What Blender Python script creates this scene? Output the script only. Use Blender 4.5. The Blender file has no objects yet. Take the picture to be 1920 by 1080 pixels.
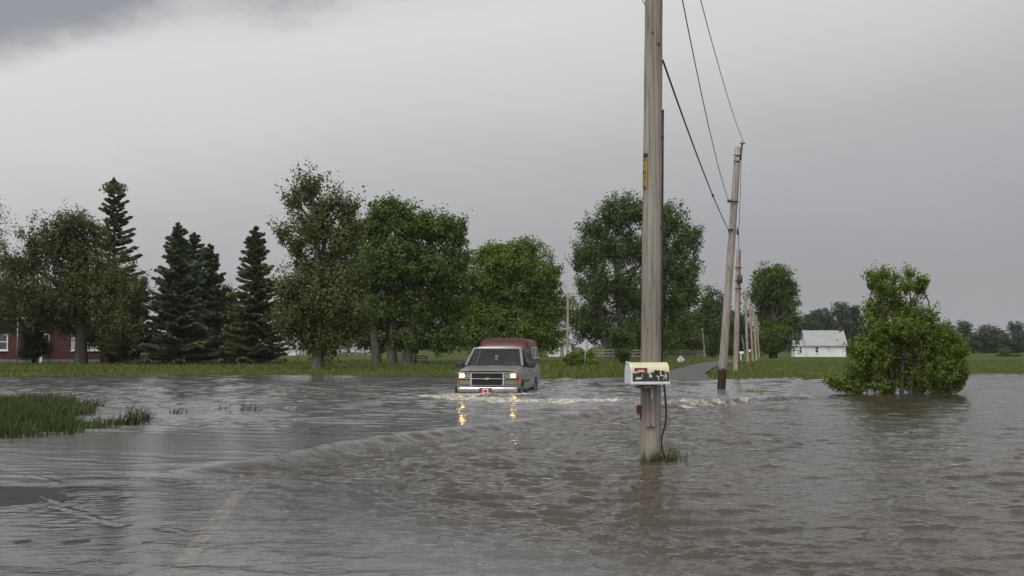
import bpy, math, random
import numpy as np
from mathutils import Vector, Matrix
R = math.radians
rng = np.random.default_rng(7)
random.seed(7)
scene = bpy.context.scene
COL = scene.collection
# ---------------------------------------------------------------- camera frame
F = 2400.0; EYE = 1.43; PITCH = math.atan(110/F)
def P(px, py, Y):
    """point at depth Y (metres north of the camera) seen at photo pixel px,py"""
    x = (px-960)/F; y = (540-py)/F
    dy = math.cos(PITCH) - y*math.sin(PITCH); dz = math.sin(PITCH) + y*math.cos(PITCH)
    k = Y/dy
    return Vector((x*k, Y, EYE+dz*k))
def G(px, py, z=0.0):
    x = (px-960)/F; y = (540-py)/F
    dy = math.cos(PITCH) - y*math.sin(PITCH); dz = math.sin(PITCH) + y*math.cos(PITCH)
    k = (z-EYE)/dz
    return Vector((x*k, dy*k, z))
def sstep(a, b, x):
    t = np.clip((np.asarray(x, float)-a)/(b-a), 0, 1); return t*t*(3-2*t)
def vnoise(x, y, seed=0):
    xi = np.floor(x).astype(np.int64); yi = np.floor(y).astype(np.int64)
    fx = x-xi; fy = y-yi
    fx = fx*fx*(3-2*fx); fy = fy*fy*(3-2*fy)
    def h(a, b):
        n = (a*374761393 + b*668265263 + seed*1442695041) & 0x7fffffff
        n = ((n ^ (n >> 13))*1274126177) & 0x7fffffff
        n = n ^ (n >> 16)
        return (n & 0xffff)/65535.0
    return (h(xi, yi)*(1-fx)+h(xi+1, yi)*fx)*(1-fy)+(h(xi, yi+1)*(1-fx)+h(xi+1, yi+1)*fx)*fy
def fbm(x, y, seed=0, o=3):
    s = 0; a = .5
    for i in range(o):
        s = s+a*vnoise(x*2**i, y*2**i, seed+i*17); a *= .5
    return s/(1-.5**o)
# ---------------------------------------------------------------- terrain
SHX = np.array([-900,-300,0,250,600,840,1020,1060,1190,1260,1330,1390,1500,1580,1700,1820,1920,2600])
SHY = np.array([ 709, 708,707,704,703,706, 709, 710, 707, 709, 712, 711, 709, 705, 699, 697, 697, 699])
SA = (SHX-960)/F
SYY = np.array([G(960, p, 0).y for p in SHY])
def shore(x, y):
    a = np.asarray(x, float)/np.maximum(np.asarray(y, float), 5)
    return np.interp(a, SA, SYY)
LANE_L = [(1205, 718), (1232, 708), (1256, 697), (1290, 688), (1318, 681.5), (1345, 678), (1372, 676)]
LANE_R = [(1345, 718), (1336, 711), (1322, 702.5), (1336, 693), (1352, 685), (1378, 680.5), (1410, 678)]
LANE_E1 = np.array([tuple(G(a, b, .1))[:2] for a, b in LANE_L]); LANE_E2 = np.array([tuple(G(a, b, .1))[:2] for a, b in LANE_R])
def lane_mask(x, y, m=.5):
    l = np.interp(y, LANE_E1[:, 1], LANE_E1[:, 0]); r = np.interp(y, LANE_E2[:, 1], LANE_E2[:, 0])
    return sstep(-m, m*.2, x-l)*sstep(-m, m*.2, r-x)*(y < LANE_E1[-1, 1]+2)*(y > 50)
def gz(x, y):
    x = np.asarray(x, float); y = np.asarray(y, float)
    d = y-shore(x, y)
    z = np.where(d < 0, -.55*sstep(0, 5, -d)-.05*sstep(0, .6, -d), .16*sstep(0, 3.5, d))
    far = sstep(110, 230, y)*sstep(.10, .2, x/np.maximum(y, 5))
    z = z-far*.5
    hump = (fbm(x*.09+3, y*.05, 5)-.5)*.10*sstep(2, 8, d)
    return z+hump-.10*lane_mask(x, y)*(d > -2)
def gz1(x, y): return float(gz(np.array([x]), np.array([y]))[0])
def on_ground(px, Y):
    X = (px-960)/F*Y*1.0
    v = P(px, 650, Y); return Vector((v.x, Y, gz1(v.x, Y)))
# ---------------------------------------------------------------- object helpers
def tag(o, label=None, cat=None, group=None, kind=None):
    if label: o['label'] = label
    if cat: o['category'] = cat
    if group: o['group'] = group
    if kind: o['kind'] = kind
    return o
def thing(name, label, cat, loc=(0,0,0), rz=0.0, group=None):
    o = bpy.data.objects.new(name, None); COL.objects.link(o)
    o.empty_display_size = .2
    o.location = loc; o.rotation_euler = (0, 0, rz)
    return tag(o, label, cat, group)
def np_mesh(name, V, Fq, mat, parent=None, smooth=False, mats=None, midx=None):
    me = bpy.data.meshes.new(name)
    V = np.ascontiguousarray(V, dtype=np.float32); Fq = np.ascontiguousarray(Fq, dtype=np.int32)
    n = Fq.shape[1]
    me.vertices.add(len(V)); me.vertices.foreach_set('co', V.ravel())
    me.loops.add(Fq.size); me.loops.foreach_set('vertex_index', Fq.ravel())
    me.polygons.add(len(Fq))
    me.polygons.foreach_set('loop_start', np.arange(0, Fq.size, n, dtype=np.int32))
    me.polygons.foreach_set('loop_total', np.full(len(Fq), n, dtype=np.int32))
    if smooth: me.polygons.foreach_set('use_smooth', np.ones(len(Fq), dtype=bool))
    me.materials.append(mat)
    me.update(calc_edges=True)
    o = bpy.data.objects.new(name, me); COL.objects.link(o)
    if parent: o.parent = parent
    return o
class MB:
    def __init__(s): s.v = []; s.f = []; s.sm = []; s.mi = []; s.m = 0; s.T = None
    def add(s, vs, fs, smooth=False):
        b = len(s.v)
        for v in vs:
            v = Vector(v); s.v.append(tuple(s.T @ v if s.T is not None else v))
        for f in fs:
            s.f.append([b+i for i in f]); s.sm.append(smooth); s.mi.append(s.m)
        return s
    def box(s, x0, x1, y0, y1, z0, z1, bev=0.0):
        if bev <= 0:
            vs = [(x0,y0,z0),(x1,y0,z0),(x1,y1,z0),(x0,y1,z0),(x0,y0,z1),(x1,y0,z1),(x1,y1,z1),(x0,y1,z1)]
            return s.add(vs, [(0,3,2,1),(4,5,6,7),(0,1,5,4),(1,2,6,5),(2,3,7,6),(3,0,4,7)])
        b = min(bev, (x1-x0)/2.01, (y1-y0)/2.01, (z1-z0)/2.01)
        def ring(z, i): return [(x0+i,y0+b+0,z),(x0+b,y0+i,z),(x1-b,y0+i,z),(x1-i,y0+b,z),(x1-i,y1-b,z),(x1-b,y1-i,z),(x0+b,y1-i,z),(x0+i,y1-b,z)]
        rs = ring(z0, b)+ring(z0+b, 0)+ring(z1-b, 0)+ring(z1, b)
        fs = [tuple(range(7,-1,-1)), tuple(range(24,32))]
        for k in range(3):
            for i in range(8):
                j = (i+1) % 8; fs.append((k*8+i, k*8+j, k*8+8+j, k*8+8+i))
        return s.add(rs, fs)
    def bar(s, a, b, w, h, up=(0,0,1)):
        a = Vector(a); b = Vector(b); d = (b-a).normalized(); u = Vector(up)
        r = d.cross(u)
        if r.length < 1e-4: r = d.cross(Vector((1,0,0)))
        r.normalize(); u = r.cross(d)
        vs = []
        for p in (a, b):
            for i, j in ((-1,-1),(1,-1),(1,1),(-1,1)): vs.append(p+r*(i*w/2)+u*(j*h/2))
        return s.add(vs, [(0,1,2,3),(7,6,5,4),(0,4,5,1),(1,5,6,2),(2,6,7,3),(3,7,4,0)])
    def tube(s, pts, rad, n=8, smooth=True, cap=True):
        pts = [Vector(p) for p in pts]
        if not hasattr(rad, '__len__'): rad = [rad]*len(pts)
        vs = []; fs = []; prev = None
        for i, p in enumerate(pts):
            d = (pts[min(i+1, len(pts)-1)]-pts[max(i-1, 0)]).normalized()
            if prev is None:
                r = d.cross(Vector((0,0,1)) if abs(d.z) < .9 else Vector((1,0,0))).normalized()
            else:
                r = prev-d*prev.dot(d)
                if r.length < 1e-5: r = d.cross(Vector((1,0,0)))
                r.normalize()
            prev = r; u = d.cross(r)
            for k in range(n):
                a = 2*math.pi*k/n; vs.append(p+(r*math.cos(a)+u*math.sin(a))*rad[i])
        for i in range(len(pts)-1):
            for k in range(n):
                j = (k+1) % n; fs.append((i*n+k, i*n+j, (i+1)*n+j, (i+1)*n+k))
        s.add(vs, fs, smooth)
        if cap:
            m = len(pts)-1
            b = len(s.v)-len(vs)
            s.f.append([b+k for k in range(n-1, -1, -1)]); s.sm.append(False); s.mi.append(s.m)
            s.f.append([b+m*n+k for k in range(n)]); s.sm.append(False); s.mi.append(s.m)
        return s
    def lathe(s, prof, c=(0,0,0), axis='z', n=20, smooth=True):
        c = Vector(c); vs = []; fs = []
        for r, h in prof:
            for k in range(n):
                a = 2*math.pi*k/n; p, q = r*math.cos(a), r*math.sin(a)
                vs.append(c+Vector({'z': (p,q,h), 'x': (h,p,q), 'y': (q,h,p)}[axis]))
        for i in range(len(prof)-1):
            for k in range(n):
                j = (k+1) % n; fs.append((i*n+k, i*n+j, (i+1)*n+j, (i+1)*n+k))
        return s.add(vs, fs, smooth)
    def prism(s, poly, y0, y1, plane='xz'):
        n = len(poly)
        m = {'xz': lambda a, b, c: (a, c, b), 'xy': lambda a, b, c: (a, b, c), 'yz': lambda a, b, c: (c, a, b)}[plane]
        vs = [m(a, b, y0) for a, b in poly]+[m(a, b, y1) for a, b in poly]
        fs = [tuple(range(n)), tuple(range(2*n-1, n-1, -1))]
        for i in range(n):
            j = (i+1) % n; fs.append((i, i+n, j+n, j))
        return s.add(vs, fs)
    def grid(s, rows, smooth=True):
        m = len(rows[0]); vs = [p for r in rows for p in r]; fs = []
        for i in range(len(rows)-1):
            for k in range(m-1): fs.append((i*m+k, i*m+k+1, (i+1)*m+k+1, (i+1)*m+k))
        return s.add(vs, fs, smooth)
    def build(s, name, mat, parent=None, fix=True):
        me = bpy.data.meshes.new(name); me.from_pydata([tuple(v) for v in s.v], [], s.f)
        me.polygons.foreach_set('use_smooth', s.sm)
        mats = mat if isinstance(mat, (list, tuple)) else [mat]
        for m in mats: me.materials.append(m)
        me.polygons.foreach_set('material_index', s.mi)
        me.update()
        if fix:
            import bmesh
            bm = bmesh.new(); bm.from_mesh(me); bmesh.ops.recalc_face_normals(bm, faces=bm.faces); bm.to_mesh(me); bm.free()
        o = bpy.data.objects.new(name, me); COL.objects.link(o)
        if parent: o.parent = parent
        return o
def copy_tree(o, parent=None):
    c = o.copy(); COL.objects.link(c)
    if parent: c.parent = parent
    for ch in list(o.children): copy_tree(ch, c)
    return c
# ---------------------------------------------------------------- materials
def nt(name):
    m = bpy.data.materials.new(name); m.use_nodes = True
    t = m.node_tree; t.nodes.clear()
    o = t.nodes.new('ShaderNodeOutputMaterial')
    return m, t, o
def N(t, typ, **kw):
    n = t.nodes.new(typ)
    for k, v in kw.items():
        if k[0] == '_': n.inputs[k[1:].replace('_', ' ')].default_value = v
        else: setattr(n, k, v)
    return n
def ramp(t, src, stops, interp='LINEAR'):
    r = t.nodes.new('ShaderNodeValToRGB'); r.color_ramp.interpolation = interp
    e = r.color_ramp.elements
    while len(e) < len(stops): e.new(.5)
    for i, (p, c) in enumerate(stops):
        e[i].position = p; e[i].color = (*c, 1) if len(c) == 3 else c
    t.links.new(src, r.inputs[0]); return r
def mat(name, c1, c2=None, scale=8.0, rough=.6, bump=0.0, metal=0.0, stretch=(1,1,1), detail=4.0, spec=.5, lo=.35, hi=.65, bscale=None):
    m, t, o = nt(name); L = t.links.new
    b = N(t, 'ShaderNodeBsdfPrincipled'); b.inputs['Roughness'].default_value = rough; b.inputs['Metallic'].default_value = metal
    b.inputs['Specular IOR Level'].default_value = spec
    tc = N(t, 'ShaderNodeTexCoord'); mp = N(t, 'ShaderNodeMapping'); mp.inputs['Scale'].default_value = stretch
    L(tc.outputs['Object'], mp.inputs[0])
    nz = N(t, 'ShaderNodeTexNoise'); nz.inputs['Scale'].default_value = scale; nz.inputs['Detail'].default_value = detail
    L(mp.outputs[0], nz.inputs['Vector'])
    c2 = c2 or tuple(v*.8 for v in c1)
    r = ramp(t, nz.outputs['Fac'], [(lo, c1), (hi, c2)])
    L(r.outputs[0], b.inputs['Base Color'])
    if bump > 0:
        n2 = N(t, 'ShaderNodeTexNoise'); n2.inputs['Scale'].default_value = bscale or scale*3; n2.inputs['Detail'].default_value = 4
        L(mp.outputs[0], n2.inputs['Vector'])
        bp = N(t, 'ShaderNodeBump'); bp.inputs['Strength'].default_value = bump; bp.inputs['Distance'].default_value = .02
        L(n2.outputs['Fac'], bp.inputs['Height']); L(bp.outputs[0], b.inputs['Normal'])
    L(b.outputs[0], o.inputs[0]); return m
def leaf_mat(name, dark, mid, light, trans=.35, scale=.8):
    m, t, o = nt(name); L = t.links.new
    g = N(t, 'ShaderNodeNewGeometry'); tc = N(t, 'ShaderNodeTexCoord')
    nz = N(t, 'ShaderNodeTexNoise'); nz.inputs['Scale'].default_value = scale; nz.inputs['Detail'].default_value = 2
    L(tc.outputs['Object'], nz.inputs['Vector'])
    a = N(t, 'ShaderNodeMath', operation='MULTIPLY_ADD'); a.inputs[1].default_value = .5; a.inputs[2].default_value = -.05
    L(g.outputs['Random Per Island'], a.inputs[0])
    s = N(t, 'ShaderNodeMath', operation='MULTIPLY_ADD'); s.inputs[1].default_value = .7; L(nz.outputs['Fac'], s.inputs[0]); L(a.outputs[0], s.inputs[2])
    r = ramp(t, s.outputs[0], [(.2, dark), (.5, mid), (.85, light)])
    d = N(t, 'ShaderNodeBsdfPrincipled'); d.inputs['Roughness'].default_value = .55; d.inputs['Specular IOR Level'].default_value = .25
    tr = N(t, 'ShaderNodeBsdfTranslucent')
    L(r.outputs[0], d.inputs['Base Color']); L(r.outputs[0], tr.inputs[0])
    mx = N(t, 'ShaderNodeMixShader'); mx.inputs[0].default_value = trans
    L(d.outputs[0], mx.inputs[1]); L(tr.outputs[0], mx.inputs[2]); L(mx.outputs[0], o.inputs[0])
    return m
def glass_mat(name, tint, rough=.03, ior=1.5):
    m, t, o = nt(name); L = t.links.new
    tr = N(t, 'ShaderNodeBsdfTransparent'); tr.inputs[0].default_value = (*tint, 1)
    gl = N(t, 'ShaderNodeBsdfGlossy'); gl.inputs['Roughness'].default_value = rough
    fr = N(t, 'ShaderNodeFresnel'); fr.inputs[0].default_value = ior
    mx = N(t, 'ShaderNodeMixShader'); L(fr.outputs[0], mx.inputs[0]); L(tr.outputs[0], mx.inputs[1]); L(gl.outputs[0], mx.inputs[2])
    L(mx.outputs[0], o.inputs[0]); return m
def emit_mat(name, c, s):
    m, t, o = nt(name)
    e = N(t, 'ShaderNodeEmission'); e.inputs[0].default_value = (*c, 1); e.inputs[1].default_value = s
    t.links.new(e.outputs[0], o.inputs[0]); return m
def wood_mat(name, light, dark, crack=.35, wet=None):
    """weathered pole: long vertical grain, drying cracks, dark knots; 'wet' = height below which it is dark and soaked"""
    m, t, o = nt(name); L = t.links.new
    b = N(t, 'ShaderNodeBsdfPrincipled'); b.inputs['Roughness'].default_value = .85; b.inputs['Specular IOR Level'].default_value = .2
    tc = N(t, 'ShaderNodeTexCoord')
    def nz(sc, st, det=4):
        mp = N(t, 'ShaderNodeMapping'); mp.inputs['Scale'].default_value = st; L(tc.outputs['Object'], mp.inputs[0])
        n = N(t, 'ShaderNodeTexNoise'); n.inputs['Scale'].default_value = sc; n.inputs['Detail'].default_value = det
        L(mp.outputs[0], n.inputs['Vector']); return n.outputs['Fac']
    g = nz(30, (1, 1, .03)); big = nz(3, (1, 1, .25)); ck = nz(14, (1, 1, .035), 2)
    r1 = ramp(t, g, [(.3, dark), (.62, light)])
    r2 = ramp(t, big, [(.3, (.72, .70, .66)), (.7, (1.08, 1.04, 1.0))])
    mu = N(t, 'ShaderNodeMix', data_type='RGBA', blend_type='MULTIPLY'); mu.inputs[0].default_value = 1
    L(r1.outputs[0], mu.inputs[6]); L(r2.outputs[0], mu.inputs[7])
    rc = ramp(t, ck, [(.465, (1, 1, 1)), (.49, (crack, crack, crack)), (.51, (crack, crack, crack)), (.535, (1, 1, 1))])
    m2 = N(t, 'ShaderNodeMix', data_type='RGBA', blend_type='MULTIPLY'); m2.inputs[0].default_value = .75
    L(mu.outputs[2], m2.inputs[6]); L(rc.outputs[0], m2.inputs[7])
    vo = N(t, 'ShaderNodeTexVoronoi'); vo.inputs['Scale'].default_value = 2.6
    mp = N(t, 'ShaderNodeMapping'); mp.inputs['Scale'].default_value = (2.2, 2.2, .8); L(tc.outputs['Object'], mp.inputs[0]); L(mp.outputs[0], vo.inputs['Vector'])
    rk = ramp(t, vo.outputs['Distance'], [(.03, (.35, .3, .25)), (.075, (1, 1, 1))])
    m3 = N(t, 'ShaderNodeMix', data_type='RGBA', blend_type='MULTIPLY'); m3.inputs[0].default_value = .8
    L(m2.outputs[2], m3.inputs[6]); L(rk.outputs[0], m3.inputs[7]); col = m3.outputs[2]
    if wet is not None:
        sp = N(t, 'ShaderNodeSeparateXYZ'); L(tc.outputs['Object'], sp.inputs[0])
        ad = N(t, 'ShaderNodeMath', operation='MULTIPLY_ADD'); ad.inputs[1].default_value = -.35; L(nz(9, (1, 1, .5)), ad.inputs[0]); L(sp.outputs['Z'], ad.inputs[2])
        mr = N(t, 'ShaderNodeMapRange'); mr.inputs[1].default_value = wet-.16; mr.inputs[2].default_value = wet-.04; L(ad.outputs[0], mr.inputs[0])
        m4 = N(t, 'ShaderNodeMix', data_type='RGBA'); m4.inputs[6].default_value = (.040, .024, .020, 1); L(mr.outputs[0], m4.inputs[0]); L(col, m4.inputs[7]); col = m4.outputs[2]
    L(col, b.inputs['Base Color'])
    bp = N(t, 'ShaderNodeBump'); bp.inputs['Strength'].default_value = .5; bp.inputs['Distance'].default_value = .01
    L(rc.outputs[0], bp.inputs['Height']); L(bp.outputs[0], b.inputs['Normal'])
    L(b.outputs[0], o.inputs[0]); return m
# ================================================================ camera, sky, sun
cam = bpy.data.cameras.new('camera'); cam.sensor_width = 36; cam.lens = 36*F/1920; cam.clip_end = 6000; cam.clip_start = .1
co = bpy.data.objects.new('camera', cam); COL.objects.link(co); co.location = (0, 0, EYE); co.rotation_euler = (math.pi/2+PITCH, 0, 0)
scene.camera = co
scene.view_settings.view_transform = 'Standard'; scene.view_settings.look = 'None'; scene.view_settings.gamma = 1; scene.view_settings.exposure = 0
scene.cycles.max_bounces = 8; scene.cycles.diffuse_bounces = 3; scene.cycles.glossy_bounces = 4; scene.cycles.transparent_max_bounces = 16
scene.cycles.caustics_reflective = False; scene.cycles.caustics_refractive = False
SUN_EL, SUN_AZ = R(52), R(215)          # sun behind the photographer's left shoulder, far above the cloud
sl = bpy.data.lights.new('sun', 'SUN'); sl.energy = 1.6; sl.angle = R(25); sl.color = (1, .96, .9)
so = bpy.data.objects.new('sun', sl); COL.objects.link(so); so.rotation_euler = (math.pi/2-SUN_EL, 0, math.pi-SUN_AZ)
world = bpy.data.worlds.new('World'); scene.world = world; world.use_nodes = True
t = world.node_tree; t.nodes.clear(); L = t.links.new
out = N(t, 'ShaderNodeOutputWorld'); bg = N(t, 'ShaderNodeBackground'); bg.inputs[1].default_value = .1; L(bg.outputs[0], out.inputs[0])
sky = N(t, 'ShaderNodeTexSky'); sky.sky_type = 'NISHITA'; sky.sun_disc = False; sky.sun_elevation = SUN_EL; sky.sun_rotation = SUN_AZ
tc = N(t, 'ShaderNodeTexCoord'); sp = N(t, 'ShaderNodeSeparateXYZ'); L(tc.outputs['Generated'], sp.inputs[0])
def M(op, a, b=None, c=None, clamp=False):
    n = N(t, 'ShaderNodeMath', operation=op); n.use_clamp = clamp
    for i, v in enumerate((a, b, c)):
        if v is None: continue
        if isinstance(v, (int, float)): n.inputs[i].default_value = v
        else: L(v, n.inputs[i])
    return n.outputs[0]
def noise(scale, st=(1,1,1), det=5, rough=.55, loc=(0,0,0)):
    mp = N(t, 'ShaderNodeMapping'); mp.inputs['Scale'].default_value = st; mp.inputs['Location'].default_value = loc
    L(tc.outputs['Generated'], mp.inputs[0])
    n = N(t, 'ShaderNodeTexNoise'); n.inputs['Scale'].default_value = scale; n.inputs['Detail'].default_value = det; n.inputs['Roughness'].default_value = rough
    L(mp.outputs[0], n.inputs[0]); return n.outputs['Fac']
sx, sy, sz = sp.outputs
# brightness of the cloud sheet: paler towards the upper left, duller towards the horizon and the right
n1 = noise(2.2, (1, 1, 2.6), 5)
vv = M('MULTIPLY_ADD', sz, 1.25, M('MULTIPLY_ADD', sx, -.21, M('MULTIPLY_ADD', n1, .12, -.06)))
cl = ramp(t, vv, [(.0, (.335, .338, .352)), (.06, (.37, .373, .388)), (.12, (.43, .433, .445)), (.18, (.50, .50, .505)), (.25, (.625, .624, .618)), (.33, (.71, .71, .70)), (.5, (.52, .52, .53)), (1, (.56, .565, .58))])
# ragged dark base of the shower cloud high on the left, running on overhead
nd = noise(7, (1, 1, 2.0), 6, .6, (3, 1, 2)); nd2 = noise(2.4, (1, 1, 1), 3, .5, (8, 4, 1))
th = M('ADD', M('MULTIPLY_ADD', nd, .10, M('MULTIPLY', nd2, .16)), M('MULTIPLY_ADD', sx, -.20, sz))
dk = N(t, 'ShaderNodeMapRange'); dk.interpolation_type = 'SMOOTHSTEP'; dk.inputs[1].default_value = .398; dk.inputs[2].default_value = .446; L(th, dk.inputs[0])
dkh = N(t, 'ShaderNodeMapRange'); dkh.interpolation_type = 'SMOOTHSTEP'; dkh.inputs[1].default_value = .95; dkh.inputs[2].default_value = .55; L(sz, dkh.inputs[0])
front = N(t, 'ShaderNodeMapRange'); front.interpolation_type = 'SMOOTHSTEP'; front.inputs[1].default_value = -.2; front.inputs[2].default_value = .35; L(sy, front.inputs[0])
dm = M('MULTIPLY', M('MULTIPLY', dk.outputs[0], front.outputs[0]), M('MULTIPLY', dkh.outputs[0], .82))
mx = N(t, 'ShaderNodeMix', data_type='RGBA'); L(dm, mx.inputs[0]); L(cl.outputs[0], mx.inputs[6]); mx.inputs[7].default_value = (.235, .245, .285, 1)
# brighter cloud behind the photographer
bk = N(t, 'ShaderNodeMapRange'); bk.inputs[1].default_value = .3; bk.inputs[2].default_value = -.7; bk.inputs[3].default_value = 1; bk.inputs[4].default_value = 2.15; L(sy, bk.inputs[0])
sc_ = N(t, 'ShaderNodeVectorMath', operation='SCALE'); L(mx.outputs[2], sc_.inputs[0]); L(M('MULTIPLY', bk.outputs[0], 10), sc_.inputs[3])
fin = N(t, 'ShaderNodeMix', data_type='RGBA'); fin.inputs[0].default_value = .97; L(sky.outputs[0], fin.inputs[6]); L(sc_.outputs[0], fin.inputs[7])
L(fin.outputs[2], bg.inputs[0])
# ================================================================ ground
def ground_mat():
    m, t, o = nt('meadow'); L = t.links.new
    b = N(t, 'ShaderNodeBsdfPrincipled'); b.inputs['Roughness'].default_value = .95; b.inputs['Specular IOR Level'].default_value = .1
    tc = N(t, 'ShaderNodeTexCoord')
    n1 = N(t, 'ShaderNodeTexNoise'); n1.inputs['Scale'].default_value = .16; n1.inputs['Detail'].default_value = 5; L(tc.outputs['Object'], n1.inputs[0])
    n2 = N(t, 'ShaderNodeTexNoise'); n2.inputs['Scale'].default_value = 3; n2.inputs['Detail'].default_value = 6; L(tc.outputs['Object'], n2.inputs[0])
    r1 = ramp(t, n1.outputs[0], [(.3, (.044, .068, .013)), (.5, (.066, .094, .018)), (.7, (.094, .114, .028))])
    r2 = ramp(t, n2.outputs[0], [(.3, (.6, .62, .6)), (.7, (1.25, 1.2, 1.15))])
    mu = N(t, 'ShaderNodeMix', data_type='RGBA', blend_type='MULTIPLY'); mu.inputs[0].default_value = 1; L(r1.outputs[0], mu.inputs[6]); L(r2.outputs[0], mu.inputs[7])
    sp = N(t, 'ShaderNodeSeparateXYZ'); L(tc.outputs['Object'], sp.inputs[0])
    mr = N(t, 'ShaderNodeMapRange'); mr.inputs[1].default_value = -.03; mr.inputs[2].default_value = .05; L(sp.outputs[2], mr.inputs[0])
    gt = N(t, 'ShaderNodeMath', operation='LESS_THAN'); gt.inputs[1].default_value = 72; L(sp.outputs[1], gt.inputs[0])
    iv = N(t, 'ShaderNodeMath', operation='SUBTRACT'); iv.inputs[0].default_value = 1; L(mr.outputs[0], iv.inputs[1])
    fm = N(t, 'ShaderNodeMath', operation='MULTIPLY'); L(iv.outputs[0], fm.inputs[0]); L(gt.outputs[0], fm.inputs[1])
    mx = N(t, 'ShaderNodeMix', data_type='RGBA'); L(fm.outputs[0], mx.inputs[0]); L(mu.outputs[2], mx.inputs[6]); mx.inputs[7].default_value = (.07, .052, .034, 1)
    L(mx.outputs[2], b.inputs['Base Color']); L(b.outputs[0], o.inputs[0]); return m
gy = np.concatenate([np.linspace(-60, 4, 14), np.geomspace(5, 50, 60), np.linspace(51, 110, 150), np.geomspace(111, 4500, 110)])
gu = np.linspace(-1, 1, 261); gu = np.sign(gu)*np.abs(gu)**1.3
GX = gu[None, :]*(60+1.1*np.abs(gy))[:, None]; GY = np.repeat(gy[:, None], len(gu), 1)
GZ = gz(GX, GY)
nr, ncl = GX.shape
idx = np.arange(nr*ncl).reshape(nr, ncl)
quads = lambda ix: np.stack([ix[:-1, :-1], ix[:-1, 1:], ix[1:, 1:], ix[1:, :-1]], -1).reshape(-1, 4)
go = np_mesh('ground', np.stack([GX, GY, GZ], -1).reshape(-1, 3), quads(idx), ground_mat(), smooth=True); tag(go, kind='structure')
# ---- roads
CR_Y = np.array([3, 5, 8, 9.5, 11, 13, 14.9]); CR_X = np.array([.9, .1, -1.2, -2.2, -3.2, -4.0, -3.9])
cpx = [(480,862),(620,832),(760,812),(900,796),(1050,778),(1190,764),(1300,753),(1420,746),(1520,742)]
for p in cpx:
    g = G(*p, 0); CR_Y = np.append(CR_Y, g.y); CR_X = np.append(CR_X, g.x)
CR_Y = np.append(CR_Y, [45, 60, 90]); CR_X = np.append(CR_X, [9.6, 13.5, 20])
def xcrest(y): return np.interp(y, CR_Y, CR_X)
def road_z(x, y):
    z = -.022-.050*np.maximum(0, x+2.7)**1.25-.065*np.maximum(0, y-13.0)-.01*np.maximum(0, -x-5.5)
    z = z+(fbm(x*1.3, y*1.3, 3, 4)-.5)*.022+(fbm(x*5, y*4, 9, 4)-.5)*.024+(vnoise(x*34, y*26, 19)-.5)*.009
    def bump(cx, cy, rx, ry, h): return h*np.exp(-((x-cx)/rx)**2-((y-cy)/ry)**2)
    z = z+bump(-5.30, 12.4, 1.1, .95, .055)+bump(-3.7, 9.45, 1.3, .34, .018)+bump(-2.5, 9.3, .7, .25, .010)
    return np.maximum(z, -.6)
def asphalt(name, c1, c2, wet=True):
    m = mat(name, c1, c2, scale=1.1, rough=.72 if wet else .85, bump=.7, bscale=70, spec=.35, detail=8, lo=.3, hi=.7)
    return m
ry = np.linspace(2.0, 20, 300); ru = np.linspace(0, 1, 200)
RX0 = -7.5-0.05*ry; RX1 = np.interp(ry, [2, 8, 14, 20], [3.2, 2.0, .6, -1.0])
RX = RX0[:, None]+(RX1-RX0)[:, None]*ru[None]; RYY = np.repeat(ry[:, None], 200, 1)
ro = np_mesh('road', np.stack([RX, RYY, road_z(RX, RYY)], -1).reshape(-1, 3), quads(np.arange(RX.size).reshape(RX.shape)), asphalt('wet_asphalt', (.030, .030, .034), (.046, .045, .049)), smooth=True)
tag(ro, kind='structure')
ly = np.linspace(2.5, 15.8, 220)
lx = np.polyval(np.polyfit([5.5, 8.0, 9.2, 10.7, 12.2, 14.0], [-1.75, -2.10, -2.25, -2.5, -2.64, -2.80], 2), ly)
wv = .06+.006*np.sin(ly*3.1)
LX = np.stack([lx-wv, lx, lx+wv], 1); LYY = np.repeat(ly[:, None], 3, 1)
lo_ = np_mesh('yellow_centre_line', np.stack([LX, LYY, road_z(LX, LYY)+.005], -1).reshape(-1, 3), quads(np.arange(LX.size).reshape(LX.shape)), mat('yellow_paint', (.56, .36, .12), (.22, .15, .08), scale=14, rough=.6, lo=.42, hi=.58), smooth=True)
tag(lo_, kind='structure')
# far side road climbing out of the flood (edges measured on the ground)
sr = []
edgesL, edgesR = LANE_L, LANE_R
for a, b in zip(edgesL, edgesR):
    A = G(a[0], a[1], .1); B = G(b[0], b[1], .1); row = []
    for k in range(9):
        q = A.lerp(B, k/8); d = q.y-float(shore(q.x, q.y))
        cz = -.10+.24*float(sstep(-7, 5, d))-.12*float(sstep(60, 130, q.y))*0
        row.append((q.x, q.y, max(cz, -.12)+.035+.03*(1-abs(k-4)/4)))
    sr.append(row)
sr2 = []
for i in range(len(sr)-1):
    for f in (0, .25, .5, .75): sr2.append([tuple(np.array(sr[i][k])*(1-f)+np.array(sr[i+1][k])*f) for k in range(9)])
sr2.append(sr[-1])
tag(MB().grid(sr2).build('side_road', asphalt('dry_asphalt', (.085, .082, .082), (.12, .115, .11), False)), kind='structure')
# drowned stretch of the side road under the truck
dr = []
for y in np.linspace(16, 66, 40):
    c = float(np.interp(y, [16, 24, 30, 39, 45, 56, 66], [-7, -4.2, -2.2, -.4, 1.5, 6.0, 8.6])); w = 3.2
    dr.append([(c+w*k, y, -.385-.01*abs(k)) for k in (-1, -.5, 0, .5, 1)])
tag(MB().grid(dr).build('flooded_road', asphalt('drowned_asphalt', (.05, .05, .05), (.07, .07, .07))), kind='structure')
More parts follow.
